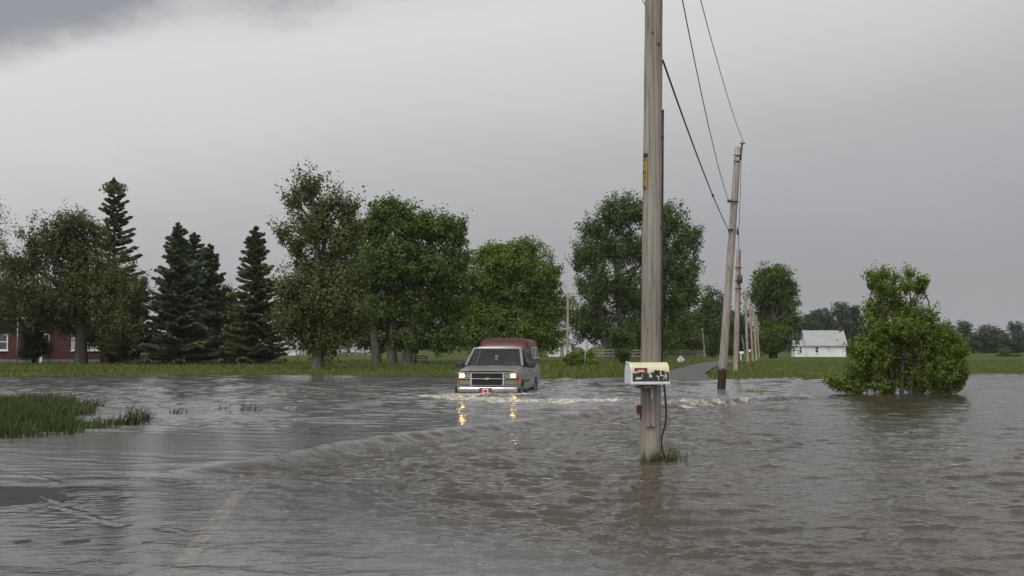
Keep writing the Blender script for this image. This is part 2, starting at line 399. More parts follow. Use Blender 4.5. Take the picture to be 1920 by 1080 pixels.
# ================================================================ water
wy = [4.0]
while wy[-1] < 82: wy.append(wy[-1]+max(.026, wy[-1]*.0034))
wy = np.array(wy); wu = np.linspace(-1, 1, 1051)
wu = wu*(.62+.38*np.abs(wu)**3)
WX = wu[None, :]*(4+.62*wy)[:, None]; WY = np.repeat(wy[:, None], len(wu), 1)
S = (WX-xcrest(WY))*.9
nearf = sstep(15.5, 13.0, WY)
rightW = sstep(.05, .50, S)*(1-nearf)+sstep(-.4, 2.2, S)*nearf
crest = np.exp(-((S+.15)/.55)**2)*(1-nearf)*sstep(13.5, 19, WY)
WZ = -.078*(sstep(-.06, .40, S)*(1-nearf)+sstep(.5, 5.0, S)*nearf)
cn = fbm(WX*.8, WY*.45, 21, 3)
wob = .045*(vnoise(WX*.9+WY*.5, WY*.7, 23)-.5)
WZ = WZ+(1-nearf)*sstep(13.5, 17, WY)*sstep(39, 33, WY)*(.010+.3*wob)*np.exp(-(np.where(S < 0, S/.7, S/.3))**2)-(1-nearf)*sstep(14.2, 18, WY)*sstep(46, 38, WY)*(.036+.4*wob)*np.exp(-((S-.60)/.40)**2)
# foam line and broken water where the flow drops past the second pole
rap = sstep(28.5, 32.5, WY)*sstep(42, 36, WY)*np.exp(-((S-.3)/1.4)**2)*sstep(9.2, 6.8, WX)
# truck bow wave
bx = [G(*p, 0) for p in [(740,741),(800,746),(850,752),(960,757),(1060,757.5),(1130,756),(1200,754),(1260,752)]]
YB = np.interp(WX, [b.x for b in bx], [b.y for b in bx])
xin = sstep(-3.6, -1.6, WX)*sstep(5.2, 2.0, WX)
db = WY-YB
bow = xin*np.exp(-((db-.7)/.75)**2)
wake = xin*sstep(-.15, .5, db)*sstep(5.6, 2.2, db)
TX, TY = -.64, 39.0
apron = np.exp(-((np.abs(WX-TX)/1.25)**4))*np.exp(-((WY-(TY-.7))/.8)**2)
WZ = WZ+bow*(.015+.085*fbm(WX*2.6, WY*1.9, 31, 3))+apron*.03
sidew = np.exp(-((WX-(TX+1.35+(WY-TY)*.11))/.45)**2)*sstep(37.5, 39, WY)*sstep(46, 43, WY)
# chop: sum of wind waves, filtered to what the sheet can carry at each distance
def chop(n, l0, l1, spread, slope, seed, main=-math.pi/2, power=0.0):
    r = np.random.default_rng(seed); z = np.zeros_like(WX); dY = np.gradient(wy)
    for i in range(n):
        lam = l0*(l1/l0)**r.random(); k = 2*math.pi/lam; th = main+r.normal()*spread
        keep = sstep(2.2, 4.5, lam/(dY*max(.35, abs(math.sin(th)))))[:, None]
        a = slope/math.sqrt(n/2)/k*(lam/l0)**power
        ph = k*(math.cos(th)*WX+math.sin(th)*WY)+r.random()*6.28
        z += keep*a*np.sin(ph+.5*np.sin(ph*.37+i))
    return z
patch = .38+1.25*fbm(WX*.33, WY*.22, 41, 3)
big = chop(110, .18, .75, .42, .125, 1); small = chop(80, .06, .26, .85, .12, 2)
strm = chop(80, .16, 1.1, .45, .105, 3, main=-math.pi/2-.25)
ampR = rightW*(1.0+.25*sstep(20, 8, WY))
calm = .12+.88*sstep(13.5, 18, WY); calm = np.where(WX > 0, 1, calm)
slick = np.clip(1-1.1*np.exp(-((WX+5.9)/2.6)**2-((WY-19.6)/2.2)**2), .12, 1)
calmL = sstep(17, 12.5, WY)*sstep(.3, -2.2, WX)*(1-rightW)
pool = sstep(.42, .60, fbm(WX*.55+4, WY*.38, 71, 3))
ampL = (1-rightW)*(.05+.95*sstep(11.5, 20, WY)+.25*pool*sstep(16, 12, WY))*slick
sg = big.std()+1e-6; q = np.clip(big/sg, -2.2, 2.4); big = sg*(q+.16*(q*q-1))
quiet = 1-.62*(1-nearf)*np.exp(-(np.where(S < 0, S/5.0, S/.12))**2)*sstep(14, 17, WY)*sstep(33, 29, WY)
WZ = WZ+quiet*patch*(ampR*(big*1.0+small*1.05)+ampL*(strm*(.85+.35*sstep(18, 26, WY))+(.35+.35*sstep(18, 26, WY))*small)+calmL*.13*small*(.4+pool))
turb = np.clip(rap*1.3+bow*.8+wake*.35+apron*.5+sidew*.5, 0, 1.4)
rough = (fbm(WX*5.5, WY*4.2, 51, 5)-.5)
WZ = WZ+turb*rough*.13+rap*.02
# little standing ripples where the sheet slides off the bare asphalt
def ridge(pts, h, w):
    global WZ
    dd = np.full(WX.shape, 9.); q = [G(*p, 0) for p in pts]; sel = (WY > 8) & (WY < 15) & (WX < 0)
    for a, b in zip(q[:-1], q[1:]):
        ux, uy = b.x-a.x, b.y-a.y; l2 = ux*ux+uy*uy
        tt = np.clip(((WX[sel]-a.x)*ux+(WY[sel]-a.y)*uy)/l2, 0, 1)
        dd[sel] = np.minimum(dd[sel], np.hypot(WX[sel]-a.x-tt*ux, WY[sel]-a.y-tt*uy))
    WZ = WZ+h*np.exp(-(dd/w)**2)*(.6+.8*vnoise(WX*5, WY*5, 83))-.5*h*np.exp(-(dd/(w*3))**2)
er = np.exp(-((WX+4.45)/.7)**2-((WY-11.9)/1.1)**2)+.8*np.exp(-((WX+3.6)/.6)**2-((WY-10.6)/.5)**2)
WZ = WZ+er*.55*small*(.3+1.2*vnoise(WX*2.2, WY*1.4, 87))
ridge([(62,893),(88,897),(103,905),(92,913)], .007, .035)
ridge([(60,928),(95,936),(118,944),(128,953),(160,962)], .008, .035)
ridge([(98,946),(150,962),(185,972),(222,984)], .008, .035)
ridge([(300,985),(330,992),(352,999)], .009, .035)
# low back eddies licking the bare asphalt
WZ = WZ-.006*sstep(14, 9, WY)*sstep(-2.6, -4.4, WX)
bed = gz(WX, WY)
onroad = (WY < 20) & (WX > -7.5-.05*WY) & (WX < np.interp(WY, [2, 8, 14, 20], [3.2, 2.0, .6, -1.0]))
bed = np.where(onroad, road_z(WX, WY), bed)
depth = np.clip(WZ-bed, 0, 3)
fpat = fbm(WX*1.1, WY*.9, 91, 3)
foam = np.clip(rap*(.05+.95*fpat)+bow*(.50+.95*fpat)*sstep(5.2, 1.5, WX)+wake*(.42+.75*fpat)*sstep(4.2, 1.2, WX)+apron*.75+sidew*.6, 0, 1.3)
fl = vnoise(WX*1.4, WY*.8, 61)
foam = foam+.30*sstep(.72, .95, fl)*sstep(26, 33, WY)*sstep(60, 45, WY)*sstep(1, 3, S)
sp1 = G(1545, 707, 0); foam = foam+.95*np.exp(-((WX-sp1.x)/1.7)**2-((WY-sp1.y)/2.6)**2)+.6*np.exp(-((WX-sp1.x+2.2)/1.3)**2-((WY-sp1.y+1.8)/1.2)**2)
sp2 = G(1300, 713, 0); foam = foam+.45*np.exp(-((WX-sp2.x)/1.2)**2-((WY-sp2.y-1)/3.0)**2)
foam = foam+.34*sstep(.80, .97, vnoise(WX*2.6, WY*1.7, 67))*rightW*sstep(11, 17, WY)*sstep(34, 28, WY)
foam = np.clip(foam, 0, 1.3)
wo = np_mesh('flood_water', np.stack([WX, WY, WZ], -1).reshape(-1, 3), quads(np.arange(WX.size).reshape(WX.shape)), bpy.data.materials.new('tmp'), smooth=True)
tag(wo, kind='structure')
silt_vs_sheen = sstep(-.12, .22, S+.25*(fbm(WX*2.5, WY*1.6, 97, 3)-.5))*(1-nearf)+sstep(.2, 3.2, S)*nearf  # where low, the water colour carries a painted sky reflection instead of brown
for nm, arr in (('depth', depth), ('silt_no_sheen', silt_vs_sheen), ('foam', foam), ('rough_water', np.clip(rightW*.9+turb, 0, 1)-.46*calmL*(1-.6*pool))):
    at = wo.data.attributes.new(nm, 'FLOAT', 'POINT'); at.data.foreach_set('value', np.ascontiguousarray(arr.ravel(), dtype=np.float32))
def water_mat():
    m, t, o = nt('muddy_water'); L = t.links.new
    def att(n):
        a = N(t, 'ShaderNodeAttribute'); a.attribute_name = n; return a.outputs['Fac']
    def mth(op, a, b=None, c=None, clamp=False):
        n = N(t, 'ShaderNodeMath', operation=op); n.use_clamp = clamp
        for i, v in enumerate((a, b, c)):
            if v is None: continue
            if isinstance(v, (int, float)): n.inputs[i].default_value = v
            else: L(v, n.inputs[i])
        return n.outputs[0]
    tc = N(t, 'ShaderNodeTexCoord')
    def nz(sc, st=(1,1,1), det=3):
        mp = N(t, 'ShaderNodeMapping'); mp.inputs['Scale'].default_value = st; L(tc.outputs['Object'], mp.inputs[0])
        n = N(t, 'ShaderNodeTexNoise'); n.inputs['Scale'].default_value = sc; n.inputs['Detail'].default_value = det; L(mp.outputs[0], n.inputs[0]); return n.outputs['Fac']
    rw = att('rough_water')
    h = mth('ADD', mth('MULTIPLY', nz(8, (.55, 1.25, 1), 4), .6), mth('MULTIPLY', nz(30, (.7, 1.2, 1), 3), .22))
    bp = N(t, 'ShaderNodeBump'); bp.inputs['Distance'].default_value = .035; L(h, bp.inputs['Height'])
    L(mth('MULTIPLY_ADD', rw, .40, .34), bp.inputs['Strength'])
    silt_no_sheen = ramp(t, nz(.35, (1, 1, 1), 4), [(.3, (.054, .043, .029)), (.7, (.080, .064, .044))])
    clear = ramp(t, nz(.5, (1, 1, 1), 4), [(.3, (.150, .151, .150)), (.7, (.195, .195, .192))])   # pale grey: silvery sky sheen painted into the sheet's body colour
    sm = N(t, 'ShaderNodeMix', data_type='RGBA'); sm.clamp_factor = True; L(mth('MULTIPLY', att('silt_no_sheen'), 1, clamp=True), sm.inputs[0]); L(clear.outputs[0], sm.inputs[6]); L(silt_no_sheen.outputs[0], sm.inputs[7])
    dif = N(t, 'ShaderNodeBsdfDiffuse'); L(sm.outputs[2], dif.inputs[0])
    tr = N(t, 'ShaderNodeBsdfTransparent'); tr.inputs[0].default_value = (.93, .92, .88, 1)
    op = mth('SUBTRACT', 1, mth('EXPONENT', mth('MULTIPLY', att('depth'), -15)))
    body = N(t, 'ShaderNodeMixShader'); L(op, body.inputs[0]); L(tr.outputs[0], body.inputs[1]); L(dif.outputs[0], body.inputs[2])
    gl = N(t, 'ShaderNodeBsdfGlossy'); gl.inputs['Roughness'].default_value = .045; L(bp.outputs[0], gl.inputs['Normal'])
    fr = N(t, 'ShaderNodeFresnel'); fr.inputs[0].default_value = 1.45; L(bp.outputs[0], fr.inputs['Normal'])
    sf = N(t, 'ShaderNodeMixShader'); L(fr.outputs[0], sf.inputs[0]); L(body.outputs[0], sf.inputs[1]); L(gl.outputs[0], sf.inputs[2])
    fo = N(t, 'ShaderNodeBsdfDiffuse'); 
    fcol = ramp(t, nz(11, (1, .7, 1), 6), [(.3, (.18, .15, .11)), (.5, (.42, .38, .31)), (.68, (.66, .64, .58))]); L(fcol.outputs[0], fo.inputs[0])
    fn = mth('ADD', mth('MULTIPLY', nz(3.2, (1, .55, 1), 6), .7), mth('MULTIPLY', nz(14, (1, .6, 1), 4), .3))
    fm = N(t, 'ShaderNodeMapRange'); fm.inputs[1].default_value = .90; fm.inputs[2].default_value = 1.10
    L(mth('MULTIPLY_ADD', att('foam'), .72, fn), fm.inputs[0])
    fin = N(t, 'ShaderNodeMixShader'); L(fm.outputs[0], fin.inputs[0]); L(sf.outputs[0], fin.inputs[1]); L(fo.outputs[0], fin.inputs[2])
    L(fin.outputs[0], o.inputs[0]); return m
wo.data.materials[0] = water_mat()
def wz(x, y):
    s = (x-float(xcrest(y)))*.9
    return float(-.078*sstep(-.1, 1.1, s)) if y > 15 else -.1*float(sstep(.5, 5, s))
# ================================================================ vegetation
BARK = mat('bark', (.085, .072, .058), (.045, .038, .03), scale=5, rough=.95, bump=.6, stretch=(1, 1, .25))
BARK_GREY = mat('grey_bark', (.115, .102, .086), (.07, .062, .05), scale=5, rough=.95, bump=.6, stretch=(1, 1, .25))
LF = {
 'olive':  leaf_mat('olive_leaves', (.052, .068, .019), (.080, .102, .028), (.120, .145, .046), .34),
 'poplar': leaf_mat('poplar_leaves', (.062, .082, .022), (.098, .124, .035), (.145, .172, .058), .36),
 'maple':  leaf_mat('maple_leaves', (.056, .092, .016), (.090, .140, .024), (.136, .192, .038), .40),
 'bright': leaf_mat('bright_leaves', (.084, .130, .015), (.128, .185, .022), (.185, .245, .038), .40),
 'deep':   leaf_mat('deep_leaves', (.050, .084, .019), (.078, .120, .027), (.118, .166, .040), .38),
 'far':    leaf_mat('far_leaves', (.036, .056, .028), (.054, .080, .039), (.078, .108, .052), .3, .3),
 'willow': leaf_mat('willow_leaves', (.078, .126, .014), (.134, .198, .023), (.225, .298, .052), .44, 1.2),
 'dark':   leaf_mat('dark_leaves', (.026, .042, .013), (.042, .062, .018), (.064, .088, .027), .3),
}
NEEDLE = leaf_mat('spruce_needles', (.056, .080, .032), (.088, .118, .046), (.145, .172, .074), .24)
NEEDLE_BLUE = leaf_mat('blue_spruce_needles', (.058, .084, .045), (.094, .128, .067), (.156, .188, .100), .24)
def unit(n):
    d = rng.normal(size=(n, 3)); return d/np.linalg.norm(d, axis=1, keepdims=True)
def leaf_quads(C, L, W, out=None, lean=.6):
    """one leaf blade (a kite of four corners) per centre, turned at random, roughly facing out and drooping"""
    n = len(C)
    nn = unit(n)*.75+(out if out is not None else 0)*lean+np.array([0, 0, .35]); nn /= np.linalg.norm(nn, axis=1, keepdims=True)
    u = np.cross(nn, unit(n)); u /= np.linalg.norm(u, axis=1, keepdims=True)+1e-9
    w = np.cross(nn, u)
    l = (L*(.6+.8*rng.random(n)))[:, None]; ww = (W*(.6+.8*rng.random(n)))[:, None]
    V = np.stack([C-u*l*.5, C+w*ww*.5+nn*l*.10, C+u*l*.5, C-w*ww*.5+nn*l*.10], 1).reshape(-1, 3)
    return V, np.arange(4*n).reshape(n, 4)
def foliage(blobs, n, clump, L, W, shell=.5, flat=.75, per=34, stretch=0.0):
    """blobs: (centre, radii) ellipsoids of the crown; leaves gather in clumps near each one's surface"""
    wts = np.array([max(r[0]*r[2], r[0]*r[1])**.95 for c, r in blobs]); wts /= wts.sum()
    Cs = []; Os = []; clumps = []
    for (c, r), w in zip(blobs, wts):
        k = max(3, int(n*w/per)); d = unit(k)
        d[:, 2] = np.where(rng.random(k) < .3, -np.abs(d[:, 2]), d[:, 2])
        lump = .62+.68*vnoise(d[:, 0]*2.6+c[0]*3, d[:, 2]*2.6+d[:, 1]*1.7, 3)
        rad = (shell+(1-shell)*rng.random(k)**.6)*lump
        rad = np.where(rng.random(k) < .06, rad*1.08+.04, rad)
        pc = np.array(c)+d*rad[:, None]*np.array(r)
        clumps.append(pc)
        cr = clump*(.55+.9*rng.random(k))
        m = (per*(.5+rng.random(k))).astype(int)
        ii = np.repeat(np.arange(k), m)
        off = np.clip(rng.normal(size=(len(ii), 3)), -1.5, 1.5)*.5
        off[:, 2] *= flat
        if stretch > 0:
            ax = d[ii]*.5+np.array([0, 0, .8]); ax /= np.linalg.norm(ax, axis=1, keepdims=True)
            off = off*.62+ax*(np.clip(rng.normal(size=len(ii)), -1.5, 1.5)*stretch)[:, None]
        Cs.append(pc[ii]+off*cr[ii][:, None]); Os.append(d[ii]*.8+np.array([0, 0, .35]))
    C = np.concatenate(Cs); O = np.concatenate(Os)
    V, Q = leaf_quads(C, L, W, O); return V, Q, clumps
def limb(mb, a, b, r0, r1, sag=.12, n=5, k=6):
    a = Vector(a); b = Vector(b); d = b-a
    j = Vector(rng.normal(size=3))*d.length*.05
    pts = []
    for i in range(n+1):
        f = i/n; q = a+d*f+j*math.sin(math.pi*f); q.z += d.length*sag*math.sin(math.pi*f)*(1 if d.z >= 0 else .4); pts.append(q)
    mb.tube(pts, [r0+(r1-r0)*i/n for i in range(n+1)], k, cap=False)
def tree(name, label, base, Y, blobs, leaf, r, n=9000, clump=.55, L=.17, W=.12, group=None, cat='tree', bark=None, stems=1, shell=.5, per=34, stretch=0., depth=.9, bare=0, sz=1.0, twigs=7, spread=.9):
    """crown given as ellipses measured in the photograph, turned into ellipsoids of real size at the tree's own distance"""
    B = on_ground(base, Y); s = Y/F
    root = thing(name, label, cat, B, 0, group)
    bl = []
    for (cx, cy, rx, ry) in blobs:
        m = math.sqrt(rx*ry)*s*depth
        c = P(cx, cy, Y+rng.normal()*m*.45)-B
        bl.append((np.array(c), np.array([rx*s, m, ry*s])))
    V, Q, cl = foliage(bl, int(n*2.15), clump, L*.98, W*1.05, shell, per=per, stretch=stretch)
    mb = MB(); top = max(b[0][2] for b in bl)
    for st in range(stems):
        ox = (st-(stems-1)/2)*r*2.6; tx = np.mean([b[0][0] for b in bl])
        fork = Vector((ox*1.7+tx*.15, rng.normal()*r, top*.42))
        rr = r*(1 if stems == 1 else .75)
        pts = [Vector((ox*1.0, 0, -.35)), Vector((ox, 0, .12)), Vector((ox*1.1, 0, top*.14)), Vector((ox*1.35+tx*.05, 0, top*.28)), fork]
        mb.tube(pts, [rr*1.55, rr*1.22, rr, rr*.9, rr*.75], 9, cap=False)
        for i, (c, rad) in enumerate(bl):
            if stems > 1 and i % stems != st: continue
            c = Vector(c)
            start = fork if c.z > fork.z else pts[3].lerp(fork, .5)
            limb(mb, start, c, rr*.5, rr*.16)
            k = cl[i]; pick = rng.choice(len(k), min(twigs, len(k)), replace=False)
            for q in pick: limb(mb, c, k[q], rr*.15, rr*.035, .05, 3, 4)
    for q in range(bare):
        a = Vector((0, 0, top*(.25+.45*rng.random()))); e = a+Vector((float(np.clip(rng.normal(), -1, 1)), float(np.clip(rng.normal(), -1, 1))*.6, .2))*top*.20
        limb(mb, a, e, r*.12, .012, .06, 5, 4)
    mb.build('trunk', bark or BARK, root, fix=False)
    np_mesh('crown', V, Q, LF[leaf], root)
    return root
def spruce(name, label, base, Y, top, half, group=None, low=0.06, dens=1.0, mat_=None, tuft=0, power=.85, lean=0., gap=.0, base_py=None, trunks=()):
    B = on_ground(base, Y); s = Y/F
    root = thing(name, label, 'tree', B, 0, group)
    T = P(base+lean, top, Y)-B; H = T.z; hw = half*s
    mb = MB(); mb.tube([Vector((0, 0, -.3)), Vector((0, 0, .3)), Vector((T.x*.5, 0, H*.5)), Vector((T.x, 0, H))], [H*.023, H*.02, H*.012, .015], 8, cap=False)
    Cs = []; Us = []
    nl = int(30*dens)
    for i in range(nl):
        f = low+(1-low)*(i/(nl-1))
        if gap and rng.random() < gap*(f > .35): continue
        Lb0 = hw*((1-f)**power)*1.06+.10
        m = int(rng.integers(6, 10)); a0 = rng.random()*6.28
        for k in range(m):
            a = a0+k*2*math.pi/m+rng.normal()*.25; Lb = Lb0*(.45+.80*rng.random())
            z = H*(f+(rng.random()-.5)*1.3*(1-low)/nl); dx, dy = math.cos(a), math.sin(a); droop = -.30+.45*f
            pts = []
            for q in range(5):
                g = q/4; pts.append(np.array([T.x*f+dx*Lb*g, dy*Lb*g, z+Lb*(droop*g+.24*g*g)]))
            if Lb > .25: mb.tube([Vector(p) for p in pts], [.03, .025, .018, .012, .006], 4, cap=False)
            cnt = int((24+75*Lb)*dens**.5); g = .12+.9*rng.random(cnt)**.75
            p = np.stack([np.interp(g, np.linspace(0, 1, 5), [v[j] for v in pts]) for j in range(3)], 1)
            side = (rng.random(cnt)-.5)*2; wdt = Lb*.30*(1-g*.55)
            per = np.array([-dy, dx, 0.])
            p = p+per*(side*wdt)[:, None]; p[:, 2] -= np.abs(side)*wdt*.35+rng.random(cnt)*.10
            u = np.array([dx, dy, -.15])+per*(side*.9)[:, None]+rng.normal(size=(cnt, 3))*.28
            Cs.append(p); Us.append(u/np.linalg.norm(u, axis=1, keepdims=True))
    if tuft:
        k = 520; d = unit(k)*np.array([tuft*s, tuft*s, tuft*s*.5])*(.2+.95*rng.random(k)**.7)[:, None]*(.7+.6*vnoise(np.arange(k)*.05, np.zeros(k), 4))[:, None]
        Cs.append(d+np.array([T.x, 0, H-tuft*s*.8])); Us.append(unit(k))
    C = np.concatenate(Cs); U = np.concatenate(Us); n = len(C)
    w = np.cross(U, unit(n)); w /= np.linalg.norm(w, axis=1, keepdims=True)+1e-9
    l = (.25*(.7+.7*rng.random(n)))[:, None]; ww = (.085*(.7+.7*rng.random(n)))[:, None]
    V = np.stack([C-U*l*.5, C+w*ww, C+U*l*.6, C-w*ww], 1).reshape(-1, 3)
    for (ox, rr, hh) in trunks: mb.tube([Vector((ox, .3, -.2)), Vector((ox*1.02, .3, hh))], [rr, rr*.8], 8, cap=False)
    mb.build('trunk', BARK, root, fix=False)
    np_mesh('crown', V, np.arange(4*n).reshape(n, 4), mat_ or NEEDLE, root)
    return root
# ---- farmyard at the left
spruce('spruce_tree', 'tallest spindly spruce with a round tuft at its tip behind the farmhouse tree', 214, 108, 338, 72, dens=.95, power=.70, tuft=20, gap=.12, low=.12)
tree('broadleaf_tree', 'broad olive-brown tree with a forked trunk in front of the brick farmhouse', 152, 92,
     [(95,452,58,48),(150,440,62,52),(40,492,48,42),(160,505,85,60),(70,545,80,60),(200,560,70,70),(230,590,52,66),(20,585,52,42),(120,590,60,38),(215,640,34,26),(256,545,26,46),(128,415,34,30)],
     'olive', .42, n=26000, clump=.62, L=.19, W=.12, bare=14, stretch=.5, shell=.3, twigs=10)
tree('broadleaf_tree', 'dark leafy tree at the left end of the brick farmhouse', -35, 104,
     [(-10,520,40,50),(-40,480,60,70),(5,575,38,40),(-60,560,70,60)], 'dark', .4, n=6500, clump=.6)
tree('sparse_tree', 'bare twiggy tree with few leaves reaching in at the left edge of the sky', -62, 88,
     [(-20,425,44,34),(-40,390,50,50),(-5,445,22,14)], 'olive', .28, n=700, clump=.45, L=.12, W=.08, per=8, twigs=30)
tree('young_tree', 'small dark young tree standing against the brick farmhouse wall', 62, 95,
     [(62,625,21,30),(58,655,19,22),(66,602,14,14),(86,650,12,16)], 'dark', .09, n=3600, clump=.36, L=.14, W=.10)
tree('garden_shrub', 'yellow-green shrub beside the right corner of the brick farmhouse', 217, 104, [(215,664,12,12),(222,668,8,9)], 'poplar', .05, n=900, clump=.3, L=.13, W=.09, cat='shrub')
tree('broadleaf_tree', 'low dark tree between the farmhouse and the spruces', 205, 97, [(228,640,30,28),(258,655,22,16),(190,630,30,26),(282,640,22,16)], 'dark', .36, n=5200, clump=.45, stretch=.4)
spruce('spruce_tree', 'dense front blue-green spruce, broadest of the lawn spruces', 334, 92, 422, 66, dens=1.25, power=.74, mat_=NEEDLE_BLUE, trunks=((-.9, .2, 2.0), (.6, .17, 2.0)))
spruce('spruce_tree', 'spruce rising just behind the right shoulder of the front spruce', 364, 97, 440, 54, dens=1.0, mat_=NEEDLE_BLUE, power=.62)
spruce('spruce_tree', 'narrow dark spruce at the right of the spruce clump', 394, 99, 460, 40, dens=1.0, power=.55)
tree('broadleaf_tree', 'dark ragged tree filling the space between the two spruce groups', 425, 103, [(424,560,22,38),(440,600,26,40),(415,628,28,34),(438,648,32,20)], 'dark', .22, n=6000, clump=.45, stretch=.4)
tree('garden_shrub', 'dark rounded hedge shrub under the spruces on the lawn', 398, 94, [(396,668,20,13),(416,668,14,12)], 'dark', .06, n=2200, clump=.35, L=.14, W=.10, cat='shrub')
spruce('spruce_tree', 'lone dark spruce with ragged branches left of the poplar', 480, 92, 430, 56, dens=1.05, power=.62, trunks=((.5, .2, 2.),(-.45,.2,2.)))
tree('poplar_tree', 'tall ragged poplar with a pale trunk at the water side', 595, 72,
     [(583,348,30,24),(552,372,26,18),(606,392,26,34),(648,384,26,26),(586,425,38,30),(532,432,20,14),(556,458,24,16),(636,450,36,40),(600,505,58,46),(665,430,24,30),(545,535,36,28),(620,560,68,52),(570,585,56,46),(655,600,48,46),(600,632,62,34),(540,590,30,40),(660,520,34,40)],
     'poplar', .30, n=22000, clump=.48, L=.16, W=.11, bark=BARK_GREY, stretch=.85, shell=.25, bare=3, twigs=14, per=30)
tree('maple_tree', 'large dark green maple with several trunks right of the poplar', 735, 91,
     [(732,398,40,36),(708,425,34,34),(770,420,44,34),(812,425,44,32),(850,432,28,30),(745,480,66,58),(815,490,60,58),(690,490,42,52),(855,480,24,36),(720,560,62,58),(790,570,70,60),(845,560,36,58),(700,620,50,34),(770,630,62,30),(835,630,42,32)],
     'maple', .42, n=34000, clump=.62, L=.19, W=.15, stems=3, shell=.4, stretch=.3, twigs=9)
tree('maple_tree', 'round bright green maple behind the pickup truck', 945, 112,
     [(955,485,60,38),(905,510,48,42),(1005,510,48,42),(950,545,80,56),(885,565,42,48),(1025,560,42,50),(955,605,90,46),(890,620,46,38),(1020,620,44,42),(955,640,70,26),(985,465,28,22),(925,475,30,22)],
     'bright', .4, n=36000, clump=.62, L=.20, W=.16, shell=.45)
tree('tall_tree', 'tallest multi-stemmed tree rising behind the near utility pole', 1178, 138,
     [(1160,395,38,32),(1122,425,34,30),(1205,392,36,34),(1250,410,38,38),(1110,470,36,34),(1165,460,52,46),(1230,470,52,46),(1290,450,30,22),(1280,500,36,34),(1120,530,46,44),(1190,540,60,54),(1262,550,44,42),(1105,590,44,44),(1170,615,64,46),(1240,610,48,46),(1300,440,18,12),(1285,545,28,20),(1085,490,20,16)],
     'deep', .55, n=36000, clump=.80, L=.25, W=.18, stems=4, shell=.35, stretch=.55, twigs=9)
tree('young_tree', 'small round young tree left of the mailbox on the far bank', 1166, 88, [(1166,638,22,18),(1168,660,15,15),(1160,625,12,10)], 'deep', .10, n=3000, clump=.34, L=.13, W=.10)
tree('roadside_bush', 'bright green bush growing around the foot of the diamond sign', 1085, 80, [(1076,672,18,12),(1096,668,15,12),(1112,680,10,8)], 'bright', .04, n=2600, clump=.30, L=.12, W=.08, cat='bush')
tree('broadleaf_tree', 'dark tree behind the far lane between the two leaning poles', 1335, 185, [(1335,560,22,24),(1322,600,34,38),(1350,600,26,40),(1335,640,42,28)], 'deep', .35, n=8000, clump=.8, L=.28, W=.20)
tree('broadleaf_tree', 'green tree right behind the near utility pole at the bend of the lane', 1272, 172, [(1270,590,34,26),(1262,622,40,30),(1290,630,30,30),(1275,650,40,18)], 'maple', .35, n=7000, clump=.7, L=.26, W=.18)
tree('broadleaf_tree', 'oval dark green tree standing right of the pole row', 1450, 160,
     [(1450,515,34,26),(1432,545,30,30),(1470,545,26,30),(1450,585,42,34),(1455,625,40,32),(1440,645,34,20),(1485,590,12,30)], 'maple', .45, n=15000, clump=.72, L=.25, W=.18)
for px, Y, bl, lab, leaf in [
    (1512, 300, [(1512,608,22,24),(1505,640,24,24),(1528,630,20,28)], 'low green tree at the left end of the white cottage', 'far'),
    (1540, 310, [(1540,592,24,16),(1552,615,22,22),(1530,620,22,22)], 'thin-crowned tree behind the roof of the white cottage', 'far'),
    (1578, 305, [(1577,582,14,18),(1580,605,16,22),(1576,635,16,24)], 'narrow upright tree left of the cottage chimney', 'far'),
    (1604, 312, [(1602,588,14,16),(1604,612,18,24),(1600,640,22,20)], 'narrow dark tree right of the cottage chimney', 'far'),
    (1640, 330, [(1632,592,10,12),(1645,615,24,28),(1640,645,28,22)], 'far tree peeping out left of the flooded willow', 'far'),
    (1768, 340, [(1768,618,22,16),(1760,645,28,22),(1785,640,24,24)], 'far tree directly right of the flooded willow', 'far'),
    (1812, 345, [(1808,612,15,13),(1815,640,24,24),(1800,650,22,18)], 'taller pointed tree in the far right woods', 'far'),
    (1858, 345, [(1850,628,26,20),(1870,632,22,18),(1858,650,34,18)], 'broad rounded tree in the far right woods', 'far'),
    (1908, 350, [(1905,612,13,12),(1912,636,24,24),(1895,648,22,20)], 'far tree at the right edge of the picture', 'far'),
    (1228, 210, [(1228,610,30,34),(1210,640,34,26),(1245,640,30,26)], 'dark tree in the wood behind the mailbox', 'far'),
    (1380, 230, [(1378,600,16,22),(1390,630,24,30),(1372,640,22,24)], 'dark tree seen between the poles of the row', 'far')]:
    tree('distant_tree', lab, px, Y, bl, leaf, .35, n=4200, clump=1.1, L=.42, W=.30, group='trees along the far fields', twigs=4)
tree('field_bush', 'solitary round bush in the field before the far right woods', 1880, 230, [(1884,660,12,9),(1878,668,14,7)], 'maple', .06, n=1500, clump=.5, L=.22, W=.16, cat='bush')
tree('field_bush', 'low bush at the right end of the field by the far woods', 1905, 230, [(1906,670,12,5)], 'poplar', .06, n=800, clump=.4, L=.22, W=.16, cat='bush')
# ---- the willow standing in the flood
wb = tree('willow_shrub', 'big bright green willow shrub standing in the flood water', 1690, 41,
     [(1648,516,28,16),(1672,535,34,26),(1640,535,18,12),(1705,512,10,14),(1722,540,14,18),(1700,535,12,18),(1730,525,14,14),(1665,570,42,28),(1640,580,26,18),(1715,580,28,24),(1685,612,66,32),(1640,650,52,34),(1720,640,62,40),(1765,635,42,30),(1790,655,30,30),(1620,690,40,34),(1690,690,60,36),(1760,690,58,36),(1800,700,20,24),(1575,715,30,14),(1605,725,34,15),(1655,722,34,18),(1715,722,30,16),(1770,722,38,16),(1648,675,26,30),(1740,600,24,26)],
     'willow', .10, n=24000, clump=.20, L=.105, W=.040, stems=5, shell=.35, stretch=.55, twigs=9, cat='shrub', depth=.8, per=30)
